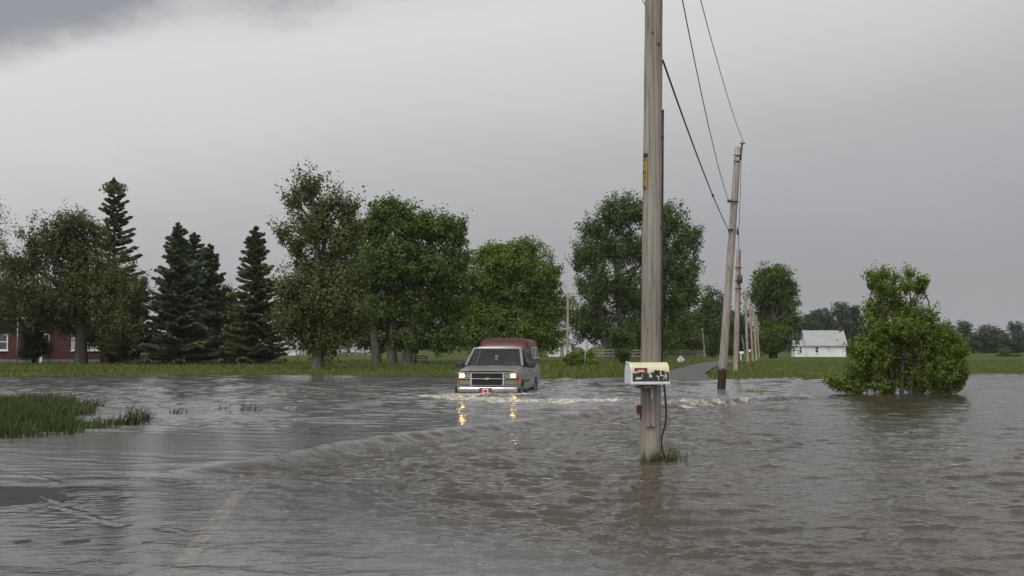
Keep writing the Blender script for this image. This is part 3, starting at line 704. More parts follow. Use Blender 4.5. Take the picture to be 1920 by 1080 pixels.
# distant woods that read as one mass
def woods():
    bl = []
    for px in np.arange(-700, 2700, 26):
        Y = 420+60*rng.random(); h = 28+22*rng.random()
        if 300 < px < 620: h = 12+8*rng.random()
        if 620 < px < 850: h = 30+20*rng.random()
        if 850 < px < 1420: h = 62+30*rng.random()
        if px > 1740: h *= 1.05
        c = P(px, 672-h*.6, Y); s = Y/F
        bl.append((np.array(c), np.array([24*s, 18*s, h*.62*s])))
    V, Q, _ = foliage(bl, 60000, 1.6, .75, .55, .35)
    tag(np_mesh('far_woods', V, Q, LF['far']), 'dark distant woods along the horizon behind the fields', 'woods', kind='stuff')
woods()
# ---- grass
GRASS = leaf_mat('grass_blades', (.062, .088, .015), (.100, .132, .026), (.165, .185, .060), .35, .25)
REED = leaf_mat('marsh_grass_blades', (.028, .048, .009), (.052, .080, .014), (.095, .118, .032), .32, 1.2)
def blades(X, Yv, Z, h, w, lean, bend=.3, seed=1):
    r = np.random.default_rng(seed); n = len(X)
    a = r.random(n)*6.283; lx = np.cos(a)*lean[0]*r.random(n)+lean[1]; ly = np.sin(a)*lean[0]*r.random(n)
    f = r.random(n)*3.14; cx = np.cos(f)*w*.5; cy = np.sin(f)*w*.5
    b = np.stack([X, Yv, Z], 1); wv = np.stack([cx, cy, 0*cx], 1)
    m = b+np.stack([lx*h*.35, ly*h*.35, h*.6], 1); tp = b+np.stack([lx*h, ly*h, h*(1-bend*np.abs(lx))], 1)
    V = np.stack([b-wv, b+wv, m+wv*.75, m-wv*.75, tp], 1).reshape(-1, 3)
    i = np.arange(n)*5
    Q = np.concatenate([np.stack([i, i+1, i+2, i+3], 1), np.stack([i+3, i+2, i+4, i+4], 1)])
    T = np.concatenate([np.stack([i, i+1, i+2], 1), np.stack([i, i+2, i+3], 1), np.stack([i+3, i+2, i+4], 1)])
    return V, T
nb = 80000
by = 56+rng.random(nb)**1.6*62; bx_ = (rng.random(nb)-.5)*1.1*by
d = by-shore(bx_, by); inr = np.zeros(nb, bool)
inr = lane_mask(bx_, by, .3) > .3
ok = (d > .1) & ~inr
bx_, by, d = bx_[ok], by[ok], d[ok]
hh = (.07+.20*rng.random(len(by))**2)*(.7+.6*fbm(bx_*.35, by*.35, 77))*np.where((bx_/by > .03) & (bx_/by < .13), 1.35, 1)*np.where(bx_/by > .19, .7, 1)
V, T = blades(bx_, by, gz(bx_, by)-.02, hh, .05+.0*by, (.6, .12), seed=5)
tag(np_mesh('bank_grass', V, T, GRASS), 'long green grass covering the far bank above the flood', 'grass', kind='stuff')
# marsh grass standing in the water at the left
nb = 26000
poly = [(-120,756),(0,750),(60,752),(110,757),(150,762),(158,772),(140,782),(100,788),(150,803),(150,812),(90,817),(0,823),(-120,826)]
pg = np.array([G(a, b, 0)[:2] for a, b in poly])
def inside(x, y, pg):
    c = np.zeros(len(x), bool); j = len(pg)-1
    for i in range(len(pg)):
        xi, yi = pg[i]; xj, yj = pg[j]
        c ^= ((yi > y) != (yj > y)) & (x < (xj-xi)*(y-yi)/(yj-yi+1e-9)+xi); j = i
    return c
x = rng.uniform(pg[:, 0].min(), pg[:, 0].max(), nb*2); y = rng.uniform(pg[:, 1].min(), pg[:, 1].max(), nb*2)
jx = (fbm(x*1.2, y*1.2, 8)-.5)*1.6; k = inside(x+jx, y+jx, pg); x, y = x[k], y[k]
k = fbm(x*.8, y*.8, 12) > .30; x, y = x[k], y[k]
h = (.09+.32*rng.random(len(x))**1.8)*(.45+1.1*fbm(x*.9, y*.9, 14))
V, T = blades(x, y, np.full(len(x), -.08), h, .020+.012*rng.random(len(x)), (.7, .22), seed=6)
tag(np_mesh('marsh_grass', V, T, REED), 'thick green marsh grass standing in the flood at the left', 'grass', kind='stuff')
def tuft(name, label, px, py, n, h, rad, lean, group=None, m=None, z=0, cat='weed', w=.012, seed=0):
    g = G(px, py, z); r = np.random.default_rng(seed)
    root = thing(name, label, cat, g, 0, group)
    x = r.normal(size=n)*rad; y = r.normal(size=n)*rad*.6
    V, T = blades(x, y, np.full(n, -.06), h*(.45+.7*r.random(n)), np.full(n, w), (.7, lean), seed=seed+50)
    th = np.linspace(0, 2*math.pi, 9)[:-1]; nv = len(V)
    V = np.concatenate([V, np.stack([np.cos(th)*rad*2.2, np.sin(th)*rad*1.4, th*0-.065], 1), [[0, 0, -.05]]])
    T = np.concatenate([T, [[nv+q, nv+(q+1) % 8, nv+8] for q in range(8)]])
    np_mesh('blades', V, T, m or REED, root)
    return root
for i, (px, py, n, h, rad, lab) in enumerate([
    (178, 800, 130, .22, .30, 'short leaning weeds beside the right end of the marsh grass'),
    (212, 797, 150, .26, .26, 'low weeds halfway between the marsh grass and the tall stalk'),
    (246, 797, 90, .50, .13, 'tallest leaning weed stalk right of the marsh grass'),
    (268, 791, 70, .36, .08, 'bright leafy weed at the right end of the weed row'),
    (335, 776, 26, .24, .10, 'thin weed sprig alone in open water left of the truck'),
    (420, 768, 22, .20, .08, 'tiny weed sprig in open water, left of its neighbour'),
    (462, 770, 40, .26, .14, 'spreading weed sprig in open water nearest the truck')]):
    tuft('water_weed', lab, px, py, n, h, rad, .45, 'weeds poking out of the flood', seed=i, w=.02)
tuft('drowned_weed', 'leafy green weed clump in the rapids right of the second pole', 1408, 742, 260, .28, .22, .1, None, LF['willow'], -.1, w=.035, seed=33)

tuft('grass_tuft', 'grass tuft growing against the foot of the nearest pole', 1222, 871, 110, .34, .085, .05, 'grass at the pole foot', GRASS, -.1, 'grass tuft', .007, 91)
tuft('grass_tuft', 'leaning spray of grass just right of the nearest pole foot', 1256, 868, 130, .36, .10, .38, 'grass at the pole foot', GRASS, -.1, 'grass tuft', .007, 92)
# ================================================================ poles, wires, mailbox
WOOD = wood_mat('weathered_pole_wood', (.42, .37, .31), (.28, .24, .195), .5)
WOOD_NEAR = wood_mat('grey_pole_wood', (.335, .312, .282), (.235, .216, .194), .6, wet=.02)
WOOD_WET = wood_mat('soaked_pole_wood', (.36, .34, .31), (.255, .24, .215), .5, wet=.70)
PLANK = wood_mat('grey_plank', (.30, .275, .235), (.19, .17, .14), .5)
BLACK = mat('black_plastic', (.012, .012, .013), (.02, .02, .02), rough=.5)
STEEL = mat('galvanised_steel', (.36, .37, .38), (.26, .27, .28), scale=14, rough=.45, metal=.7)
DARKSTEEL = mat('dark_steel', (.05, .048, .047), (.09, .07, .06), scale=12, rough=.6, metal=.5)
RUST = mat('rust', (.17, .045, .018), (.08, .028, .014), scale=18, rough=.9, bump=.4)
PORC = mat('insulator_glaze', (.30, .31, .33), (.22, .22, .24), rough=.25)
WIRE = mat('wire', (.035, .035, .038), (.05, .05, .05), rough=.6)
YELLOW = mat('yellow_tag', (.36, .25, .045), (.26, .19, .05), scale=20, rough=.6)
WHITE = mat('white_paint', (.74, .74, .72), (.62, .63, .62), scale=5, rough=.55)
def pole(name, label, bx, by, Y, tx, ty, wb, wt, m, zb=None, group='utility poles', depth_top=None, n=16):
    s = Y/F
    zb = gz1((bx-960)*s, Y) if zb is None else zb
    v = P(bx, by, Y); B = Vector((v.x, Y, zb)); T = P(tx, ty, Y if depth_top is None else depth_top)
    root = thing(name, label, 'utility pole', B, 0, group)
    mb = MB(); pts = []; rad = []
    T = T-B; dn = T*(-.9/T.length)
    for i in range(15):
        f = i/14; pts.append(dn.lerp(T, f)); rad.append((wb+(wt-wb)*f)*s/2*(1+.012*math.sin(i*2.3)))
    mb.tube(pts, rad, n)
    mb.build('shaft', m, root, fix=False)
    return root, B, T
def to_local(v, B): return Vector(v)-B
# near pole: base in the water, runs out of the top of the frame
YN = 16.82
v0 = P(1217.5, 868, YN); B0 = Vector((v0.x, YN, -.10)); vtop = P(1225.5, 0, YN)
ext = (vtop-B0)*1.265
T0 = B0+ext
near = thing('utility_pole', 'nearest weathered utility pole carrying the painted mailbox', 'utility pole', B0, 0, 'utility poles')
mb = MB(); pts = []; rad = []
for i in range(26):
    f = i/25; pts.append(Vector((0,0,-.9)).lerp(ext, f) if i else Vector((0,0,-.9))); rad.append(.141-.030*f+.0015*math.sin(i*1.9))
mb.tube(pts, rad, 40); mb.build('shaft', WOOD_NEAR, near, fix=False)
axis = ext.normalized()
def onp(h, ang, off=0.0):
    """point on the near pole's surface, h above the water, ang from the side facing the camera (+ to the right)"""
    f = (h+.9)/(ext.length+.9); r = .141-.030*f+off
    c = axis*h; return c+Vector((math.sin(ang)*r, -math.cos(ang)*r, 0))
mb = MB()
hs = [(1.32, 1.25), (2.2, 1.22), (3.1, 1.2), (4.0, 1.2), (4.66, 1.2)]
mb.tube([onp(h, a+.2, .012) for h, a in hs], .017, 8); mb.build('cable_guard', BLACK, near, fix=False)
mb = MB()
for h in (1.9, 3.1, 4.3): MB().tube([onp(h, .95+k*.1, .010 if k < 6 else .03) for k in range(0, 8)], .008, 5).build('guard_strap', DARKSTEEL, near, fix=False)
cab = [onp(1.30, 1.4, .012), onp(1.2, 1.45, .03)]
for px, py in [(1241,700),(1245,722),(1248,750),(1249,778),(1247,800),(1241,818),(1240,832),(1243,848),(1249,862),(1254,872)]:
    q = P(px, py, YN-.07)-B0; cab.append(q)
MB().tube(cab, .0125, 8).build('hanging_cable', BLACK, near, fix=False)
cab2 = [P(px, py, YN-.10)-B0 for px, py in [(1236.5,722),(1238,760),(1237,800),(1239,838),(1240,868)]]
MB().tube(cab2, .0035, 5).build('ground_wire', STEEL, near, fix=False)
# inspection tag
hz = lambda py: (P(1217, py, YN).z-B0.z)
def tag_strip(z0, z1, a0, a1, m, name, off=.006, th=.004, par=near):
    mb = MB(); rows = []; n = 8
    for k in (0, 1):
        for z in ((z0, z1) if k == 0 else (z1, z0)):
            rows.append([onp(z, a0+(a1-a0)*i/n, off+th if k == 0 else off) for i in range(n+1)])
    rows.append(rows[0]); mb.grid(rows, smooth=False); return mb.build(name, m, par)
tg = tag_strip(hz(355), hz(297), -1.25, -.62, YELLOW, 'number_tag')
tag_strip(hz(296.5), hz(289), -1.15, -.60, BLACK, 'tag_cap')
def text_mesh(s, size, depth=.001):
    cu = bpy.data.curves.new('txt', 'FONT'); cu.body = s; cu.size = size; cu.align_x = 'CENTER'; cu.align_y = 'CENTER'; cu.extrude = depth; cu.resolution_u = 4
    ob = bpy.data.objects.new('txt', cu); COL.objects.link(ob)
    dg = bpy.context.evaluated_depsgraph_get(); me = bpy.data.meshes.new_from_object(ob.evaluated_get(dg))
    vs = [tuple(v.co) for v in me.vertices]; fs = [tuple(p.vertices) for p in me.polygons]
    bpy.data.objects.remove(ob); bpy.data.curves.remove(cu); bpy.data.meshes.remove(me); return vs, fs
mb = MB()
for i, ch in enumerate('01H76'):
    vs, fs = text_mesh(ch, .095)
    c = onp((hz(301)+(hz(351)-hz(301))*i/4), -.88, .0125); a = -.88
    rx = Vector((math.cos(a), math.sin(a), 0))
    mb.add([c+rx*x*.85+Vector((0,0,1))*y+Vector((math.sin(a), -math.cos(a), 0))*z for x, y, z in vs], fs)
mb.build('tag_lettering', BLACK, tg, fix=False)
# knots, bolts, rust plate, bracket board
mb = MB()
for px, py, r_ in [(1221,65,.013),(1236,86,.022)]:
    q = onp(hz(py), (px-1225)/21.0, 0); n_ = Vector((q.x-axis.x*hz(py), q.y-axis.y*hz(py), 0)).normalized()
    MB().tube([q-n_*.01, q+n_*.012], r_, 8).build('bolt_head', DARKSTEEL, near, fix=False)
mb = MB(); q = onp(hz(768), -1.35, 0)
mb.box(q.x-.045, q.x+.03, q.y-.03, q.y+.02, q.z-.055, q.z+.06, .008); mb.box(q.x-.005, q.x+.03, q.y-.032, q.y+.0, q.z-.12, q.z-.05, .006)
mb.build('rusty_bracket', RUST, near)
mb = MB()
zt, zbm = hz(722), hz(799); qa = onp(zt, -.05, .0)
mb.box(qa.x-.068, qa.x+.05, qa.y-.045, qa.y-.002, zbm, zt+.05, .005); mb.build('support_board', PLANK, near)
mb = MB(); mb.box(qa.x-.005, qa.x+.028, qa.y-.060, qa.y-.046, hz(748), hz(728), .004); mb.build('metal_strap', STEEL, near)
mb = MB(); mb.tube([onp(hz(-8), -1.5, .02), onp(hz(2), -1.45, .03), onp(hz(10), -1.2, .012)], .006, 6); mb.build('wire_staple', WIRE, near, fix=False)
mb = MB(); pt = ext+Vector((.03, -.0, .0)); mb.tube([ext*.975+Vector((.12,-.02,0)), ext+Vector((.14,-.02,.15))], .018, 8)
mb.lathe([(0,.26),(.03,.25),(.045,.22),(.035,.19),(.055,.165),(.04,.14),(.02,.13)], ext+Vector((.14,-.02,0)), n=12); mb.build('top_insulator', PORC, near, fix=False)
# ---- mailbox
CREAM = mat('cream_enamel', (.66, .60, .40), (.58, .53, .36), scale=6, rough=.42, bump=.05)
MWHITE = mat('white_enamel', (.68, .70, .68), (.56, .58, .57), scale=9, rough=.4)
MGREEN = mat('painted_dark_green', (.018, .032, .026), (.026, .042, .034), scale=20, rough=.55)
MRED = mat('painted_barn_red', (.25, .025, .035), (.20, .02, .03), scale=30, rough=.5)
MBLACK = mat('painted_black', (.010, .010, .011), (.016, .016, .016), scale=30, rough=.5)
MPALE = mat('painted_offwhite', (.62, .58, .42), (.52, .49, .38), scale=40, rough=.55)
g0 = P(1214, 717.5, YN-.34); mbx = thing('mailbox', 'cream arched mailbox painted with black and white cows and a red barn', 'mailbox', g0, R(11))
HL, HW, HS, RA = .252, .130, .140, .130
prof = [(-HW, .0), (-HW, HS)]+[(-RA*math.cos(a), HS+RA*.93*math.sin(a)) for a in np.linspace(.12, math.pi-.12, 17)]+[(HW, HS), (HW, 0)]
mb = MB(); mb.grid([[(x, y, z) for y, z in prof] for x in (-HL+.012, -HL*.3, HL*.3, HL)], smooth=True)
mb.add([(HL, y, z) for y, z in prof], [tuple(range(len(prof)))]); mb.build('shell', CREAM, mbx)
po = [(y*1.05, z*1.03-.004) for y, z in prof]; mb = MB()
mb.prism(po, -HL-.012, -HL+.014, 'yz'); dr_ = mb.build('door', MWHITE, mbx)
mb = MB(); mb.box(-HL-.03, -HL-.012, -.022, .022, .245, .275, .006); mb.build('door_pull', MWHITE, dr_)
mb = MB(); mb.box(-HL-.010, HL+.012, -HW-.010, HW+.010, -.022, .016, .006); mb.build('floor_rail', MWHITE, mbx)
mb = MB(); mb.box(-.09, .075, -.07, .33, -.075, -.0225, .006); mb.build('bracket_board', PLANK, mbx)
yf = -HW
def decal(poly, m, name, off):
    mb = MB(); mb.prism(poly, yf-off, yf-off+.0016); return mb.build(name, m, mbx)
sx_ = lambda px: -HL+.018+(px-178)/(838-178)*(2*HL-.022)
sz_ = lambda py: .016+(490-py)/(490-320)*.118
def pp(pts): return [(sx_(a), sz_(b)) for a, b in pts]
decal(pp([(178,490),(178,330),(250,335),(300,318),(350,312),(395,330),(470,335),(560,318),(640,312),(720,322),(838,315),(838,490)]), MGREEN, 'painted_meadow', .0018)
decal(pp([(208,300),(208,236),(442,236),(442,338),(395,338),(388,300)]), MRED, 'painted_barn', .0030)
decal(pp([(262,318),(270,290),(290,272),(330,280),(350,270),(382,276),(388,312),(350,308),(310,306),(285,322)]), MPALE, 'painted_barn_door', .0042)
decal(pp([(222,428),(240,412),(270,400),(300,398),(340,408),(348,430),(320,448),(262,452),(230,442)]), MPALE, 'painted_resting_cow', .0042)
decal(pp([(268,395),(285,362),(300,348),(312,372),(330,352),(346,376),(352,400),(330,410),(300,402),(285,410)]), MBLACK, 'painted_resting_cow_patch', .0054)
decal(pp([(340,350),(350,352),(358,385),(348,404),(338,392),(344,372)]), MPALE, 'painted_resting_cow_head', .0066)
decal(pp([(468,345),(482,338),(500,342),(508,362),(530,374),(526,410),(500,420),(492,400),(486,420),(474,414),(476,385)]), MPALE, 'painted_calf', .0042)
decal(pp([(536,290),(552,282),(566,288),(590,276),(640,282),(760,292),(778,300),(790,345),(798,380),(786,460),(776,458),(778,410),(768,380),(752,400),(738,450),(728,446),(742,398),(690,392),(672,384),(660,392),(654,464),(642,462),(636,398),(606,388),(600,340),(575,348),(548,322)]), MBLACK, 'painted_standing_cow', .0042)
for poly in ([(676,284),(692,286),(690,330),(700,366),(748,372),(742,392),(690,390),(672,380),(668,345)], [(604,378),(640,380),(656,396),(654,464),(642,462),(636,410),(610,398)], [(754,350),(768,340),(790,352),(798,385),(786,460),(776,458),(778,410)], [(766,376),(770,392),(738,452),(728,448),(746,400)], [(536,290),(552,282),(562,296),(560,318),(548,320)], [(748,292),(768,296),(764,330),(754,322)]):
    decal(pp(poly), MPALE, 'painted_cow_marking', .0054)
# ---- second pole with its fittings
sec, B2, T2 = pole('utility_pole', 'leaning second utility pole with a soaked dark foot in the rapids', 1352, 735, 43.2, 1384, 276, 16.5, 12.5, WOOD_WET, zb=-.10)
L2 = lambda px, py, dy=0: P(px, py, 43.2+dy)-B2
mb = MB(); mb.tube([L2(1388,300,-.08), L2(1390,285,-.08), L2(1392,266,-.08)], .03, 8); mb.build('ridge_pin', DARKSTEEL, sec, fix=False)
mb = MB(); c = L2(1392,268,-.08); mb.lathe([(0,.09),(.035,.085),(.05,.05),(.045,.03),(.10,.0),(.09,-.03),(.04,-.035)], c, n=12); mb.build('top_insulator', PORC, sec, fix=False)
mb = MB(); mb.tube([L2(1366,377,-.16), L2(1385,378,-.16)], .022, 8); mb.lathe([(.02,-.08),(.06,-.06),(.045,0),(.06,.06),(.02,.08)], L2(1368,377,-.16), axis='x', n=10); mb.build('side_insulator', DARKSTEEL, sec, fix=False)
mb = MB()
for px, py in ((1381,291),(1381,302)): MB().tube([L2(px-6,py,-.13), L2(px+7,py,-.13)], .016, 6).build('through_bolt', DARKSTEEL, sec, fix=False)
mb = MB(); mb.tube([L2(1366,431,-.15), L2(1374,430,-.15)], .03, 8); mb.tube([L2(1366,431,-.15), L2(1367,436,-.15)], .022, 8); mb.build('cable_clamp', DARKSTEEL, sec, fix=False)
mb = MB(); mb.tube([L2(1391,275,-.1), L2(1389,330,-.12), L2(1386,420,-.13), L2(1383.5,432,-.15)], .010, 5); mb.tube([L2(1383,428,-.16), L2(1383,440,-.16)], .035, 8); mb.build('drop_wire', WIRE, sec, fix=False)
# ---- wires
def wire(name, label, a, b, sag, r, n=28, beads=()):
    a = Vector(a); b = Vector(b); root = None; pts = []
    for i in range(n+1):
        f = i/n; q = a.lerp(b, f); q.z -= sag*4*f*(1-f); pts.append(q)
    mb = MB(); mb.tube(pts, r, 6)
    for f in beads:
        q = a.lerp(b, f); q.z -= sag*4*f*(1-f); d = (b-a).normalized(); mb.tube([q-d*.14, q+d*.14], r*2.1, 6)
    o = mb.build(name, WIRE, None, fix=False); tag(o, label, 'wire', 'overhead lines'); return o
top0 = T0+Vector((.14,-.02,.26)); pk2 = P(1392,262,43.12)
wire('power_line', 'thin topmost line running to the insulator on top of the second pole', top0, pk2, .30, .0085)
a1 = B0+onp(hz(-170), 1.2, .03); wire('power_line', 'middle overhead line running to the side insulator of the second pole', a1, P(1366.5,377,43.04), .42, .0095)
a2 = B0+onp(hz(114), 1.35, .01); wire('telephone_cable', 'thickest lowest cable sloping from the near pole to the second pole', a2, P(1366.5,432,43.05), .16, .014, beads=(.55,))
# ---- further poles of the row
third, B3, T3 = pole('utility_pole', 'third utility pole with knotty dark bands at the grassy corner', 1380, 702, 63, 1385, 467, 11.5, 8.5, WOOD, zb=None)
L3 = lambda px, py, dy=0: P(px, py, 63+dy)-B3
mb = MB()
for py in (502, 526, 541): MB().tube([L3(1378,py,-.2), L3(1391,py,-.2)], .035, 6).build('step_bolt', DARKSTEEL, third, fix=False)
mb = MB(); mb.lathe([(0,-.25),(.12,-.24),(.14,-.1),(.13,.15),(.05,.2),(.03,.3)], L3(1387,522,-.3), n=12); mb.build('cut_out', DARKSTEEL, third, fix=False)
mb = MB(); mb.tube([L3(1387.5,470,-.1), L3(1388,520,-.1), L3(1386.5,640,-.12), L3(1384.5,700,-.12)], .018, 5); mb.build('ground_wire', WIRE, third, fix=False)
for bx, Y, tx, ty, wb, wt, lab in [(1396.5, 100, 1397, 541, 5.2, 4.2, 'fourth and taller pale pole right of the knotty one'), (1406, 112, 1405.5, 563, 4.6, 3.4, 'brownish fifth pole in the row beside the lane'),
        (1412.5, 122, 1413, 578, 5.0, 4.2, 'sixth pole of the row, short and pale'), (1418, 150, 1418, 592, 3.6, 2.6, 'farthest pole at the right end of the row'),
        (1391.5, 175, 1391.5, 628, 1.8, 1.3, 'short thin grey pole between the knotty pole and the fourth pole'),
        (1317, 170, 1317, 615, 2.6, 2.0, 'thin lone pole left of the lane before the dark wood'), (1062, 98, 1065, 548, 5.6, 4.2, 'slender pole standing alone right of the round maple')]:
    r_, b_, t_ = pole('utility_pole', lab, bx, 0, Y, tx, ty, wb, wt, WOOD, n=10)
    if ty < 600 and bx > 1390:
        mb = MB(); z_ = t_.z*.86; mb.tube([Vector((t_.x*.86-.35, -.1, z_)), Vector((t_.x*.86+.35, -.1, z_))], .035, 6); mb.build('cross_arm', WOOD, r_, fix=False)
pl = [P(1385,540,62.8), P(1397,548,99.8), P(1405.5,570,111.8), P(1413,583,121.8), P(1418,597,149.8)]
for i in range(len(pl)-1):
    wire('power_line', ['low line from the knotty third pole to the fourth', 'line between the fourth and fifth poles', 'line between the fifth and sixth poles', 'farthest line at the end of the pole row'][i], pl[i], pl[i+1], .25, .012, 10)
wire('power_line', 'line between the second pole and the knotty third pole', P(1385,432,43.1), P(1385,470,62.9), .3, .010, 12)
# ---- road signs (seen from behind)
SIGNBACK = mat('sign_back_metal', (.56, .57, .58), (.48, .49, .50), scale=5, rough=.6)
def sign(label, base, Y, topx, topy, cx, cy, half, post_w):
    B = on_ground(base, Y); s = Y/F; root = thing('diamond_sign', label, 'road sign', B, 0, 'diamond signs seen from behind')
    C = P(cx, cy, Y+.05)-B; h = half*s
    mb = MB(); k = .08
    pl_ = []
    for ax, az in ((0,1),(1,0),(0,-1),(-1,0)):
        nx, nz_ = -az, ax
        pl_ += [(C.x+ax*h*(1-k)+(-nx)*h*k*-1, C.z+az*h*(1-k)+(-nz_)*h*k*-1), (C.x+ax*h*(1-k)-nx*h*k, C.z+az*h*(1-k)-nz_*h*k)]
    mb.prism(pl_, C.y, C.y+.012); mb.build('plate', SIGNBACK, root)
    tp = P(topx, topy, Y)-B; mb = MB(); mb.tube([Vector((0,-.03,-.3)), tp+Vector((0,-.03,0))], post_w*s/2, 6); mb.build('post', STEEL, root, fix=False)
    mb = MB()
    for f in (.5, -.5): MB().box(C.x-.03, C.x+.03, C.y-.075, C.y, C.z+f*h-.03, C.z+f*h+.03).build('clamp', DARKSTEEL, root)
sign('larger pale diamond sign leaning above the green bush, seen from behind', 1094, 74, 1100, 637, 1099, 648, 12.5, 2.6)
sign('small pale diamond sign at the left edge of the far lane, seen from behind', 1278, 100, 1277, 669, 1276.5, 674, 7.8, 1.8)
# ================================================================ buildings
def brick_mat():
    m, t, o = nt('red_brick'); L = t.links.new
    b = N(t, 'ShaderNodeBsdfPrincipled'); b.inputs['Roughness'].default_value = .9; b.inputs['Specular IOR Level'].default_value = .2
    tc = N(t, 'ShaderNodeTexCoord'); mp = N(t, 'ShaderNodeMapping'); mp.inputs['Rotation'].default_value = (math.pi/2, 0, 0); L(tc.outputs['Object'], mp.inputs[0])
    br = N(t, 'ShaderNodeTexBrick'); br.inputs['Scale'].default_value = 3.2; br.inputs['Color1'].default_value = (.090, .034, .028, 1); br.inputs['Color2'].default_value = (.068, .026, .022, 1); br.inputs['Mortar'].default_value = (.10, .075, .065, 1); br.inputs['Mortar Size'].default_value = .016
    L(mp.outputs[0], br.inputs[0]); nz = N(t, 'ShaderNodeTexNoise'); nz.inputs['Scale'].default_value = .9; nz.inputs['Detail'].default_value = 5; L(tc.outputs['Object'], nz.inputs[0])
    r = ramp(t, nz.outputs[0], [(.3, (.75, .75, .75)), (.7, (1.15, 1.1, 1.1))]); mu = N(t, 'ShaderNodeMix', data_type='RGBA', blend_type='MULTIPLY'); mu.inputs[0].default_value = 1
    L(br.outputs[0], mu.inputs[6]); L(r.outputs[0], mu.inputs[7]); L(mu.outputs[2], b.inputs[0]); L(b.outputs[0], o.inputs[0]); return m
BRICK = brick_mat()
SHINGLE = mat('dark_shingles', (.040, .042, .045), (.028, .029, .031), scale=6, rough=.9, bump=.5)
GREYROOF = mat('pale_grey_roofing', (.34, .345, .35), (.28, .285, .29), scale=1.2, rough=.7, stretch=(4, 1, .4))
CURTAIN = mat('net_curtain', (.45, .46, .47), (.34, .35, .37), scale=8, rough=.8, stretch=(6, 1, .4))
DGLASS = mat('dark_window_glass', (.018, .020, .024), (.035, .038, .045), scale=1.5, rough=.08, spec=.8)
SIDING = None
def siding_mat():
    m, t, o = nt('white_clapboard'); L = t.links.new
    b = N(t, 'ShaderNodeBsdfPrincipled'); b.inputs['Roughness'].default_value = .6
    tc = N(t, 'ShaderNodeTexCoord'); w = N(t, 'ShaderNodeTexWave', wave_type='BANDS', bands_direction='Z', wave_profile='SAW'); w.inputs['Scale'].default_value = 1.6; w.inputs['Distortion'].default_value = 0; L(tc.outputs['Object'], w.inputs[0])
    nz = N(t, 'ShaderNodeTexNoise'); nz.inputs['Scale'].default_value = .8; nz.inputs['Detail'].default_value = 6; L(tc.outputs['Object'], nz.inputs[0])
    r = ramp(t, nz.outputs[0], [(.3, (.66, .68, .69)), (.6, (.78, .79, .78))]); L(r.outputs[0], b.inputs[0])
    bp = N(t, 'ShaderNodeBump'); bp.inputs['Strength'].default_value = .6; bp.inputs['Distance'].default_value = .03; L(w.outputs[0], bp.inputs['Height']); L(bp.outputs[0], b.inputs['Normal'])
    L(b.outputs[0], o.inputs[0]); return m
SIDING = siding_mat()
def window(parent, x0, x1, z0, z1, y, fr=.07, bars=True, glass=None, curtain=None, out=.05):
    mb = MB()
    mb.box(x0, x0+fr, y-out, y+.04, z0, z1); mb.box(x1-fr, x1, y-out, y+.04, z0, z1)
    mb.box(x0+fr, x1-fr, y-out, y+.04, z1-fr, z1); mb.box(x0+fr, x1-fr, y-out, y+.04, z0, z0+fr)
    if bars: zm = z0+(z1-z0)*.52; mb.box(x0+fr, x1-fr, y-out*.7, y+.035, zm-fr*.4, zm+fr*.4)
    w = mb.build('window', WHITE, parent)
    mb = MB(); mb.box(x0+fr*.5, x1-fr*.5, y-.004, y+.03, z0+fr*.5, z1-fr*.5); mb.build('pane', glass or DGLASS, w)
    mb = MB(); mb.box(x0-.08, x1+.08, y-out-.06, y-.002, z0-.07, z0-.002); mb.build('sill', WHITE, w)
    return w
# brick farmhouse
YH = 101.0; sH = YH/F
hx = lambda px: (px-960)*sH
Bz = gz1(hx(100), YH); hzz = lambda py: P(100, py, YH).z-Bz
fh = thing('brick_farmhouse', 'red brick farmhouse with dark roof and white windows behind the olive tree', 'house', (0, YH, Bz))
x0, x1 = hx(-150), hx(188); ze = hzz(597)
mb = MB(); mb.box(x0, x1, 0, 9, -.5, ze); mb.build('wall', BRICK, fh)
mb = MB(); mb.box(x0-.06, x1+.06, -.06, -.001, -.5, hzz(674)); mb.build('foundation', mat('stone_footing', (.20, .18, .16), (.13, .12, .11), scale=3, rough=.95), fh)
zr = hzz(538); xm0, xm1 = x0+3.6, x1-3.4
mb = MB(); e = .45
mb.add([(x0-e,-e,ze),(x1+e,-e,ze),(x1+e,9+e,ze),(x0-e,9+e,ze),(xm0,4.5,zr),(xm1,4.5,zr)], [(0,1,5,4),(1,2,5),(2,3,4,5),(3,0,4),(3,2,1,0)])
rf = mb.build('roof', SHINGLE, fh)
mb = MB(); mb.box(hx(78), hx(90), 4.0, 4.7, zr-.6, hzz(527)); mb.build('chimney', BRICK, rf)
mb = MB(); mb.box(x0-e-.02, x1+e+.02, -e-.06, -e-.002, ze-.13, ze+.07); mb.build('eaves_trim', WHITE, fh)
window(fh, hx(-2), hx(16), hzz(657), hzz(626), 0, .09)
window(fh, hx(77), hx(94), hzz(657), hzz(626), 0, .09)
window(fh, hx(135), hx(150), hzz(657), hzz(626), 0, .08, glass=CURTAIN, bars=False)
window(fh, hx(163), hx(189)-.05, hzz(657), hzz(632), 0, .10, glass=CURTAIN, bars=False)
mb = MB()
mb.tube([(hx(40), -.7, -.3), (hx(40), -.7, hzz(602))], .05, 8); mb.build('downpipe', STEEL, fh)
mb = MB(); mb.box(hx(82), hx(86.5), -.75, -.55, -.3, ze-.02); mb.build('porch_post', WHITE, fh)
an = P(40, 424, YH+3)-Vector((0, YH, Bz)); base_ = Vector((an.x, 3.6, ze+.6))
mast = MB().tube([base_, an], .035, 6).build('antenna_mast', STEEL, fh, fix=False)
mb = MB(); mb.tube([an+Vector((-.55,0,-.02)), an+Vector((1.2,0,-.02))], .022, 5)
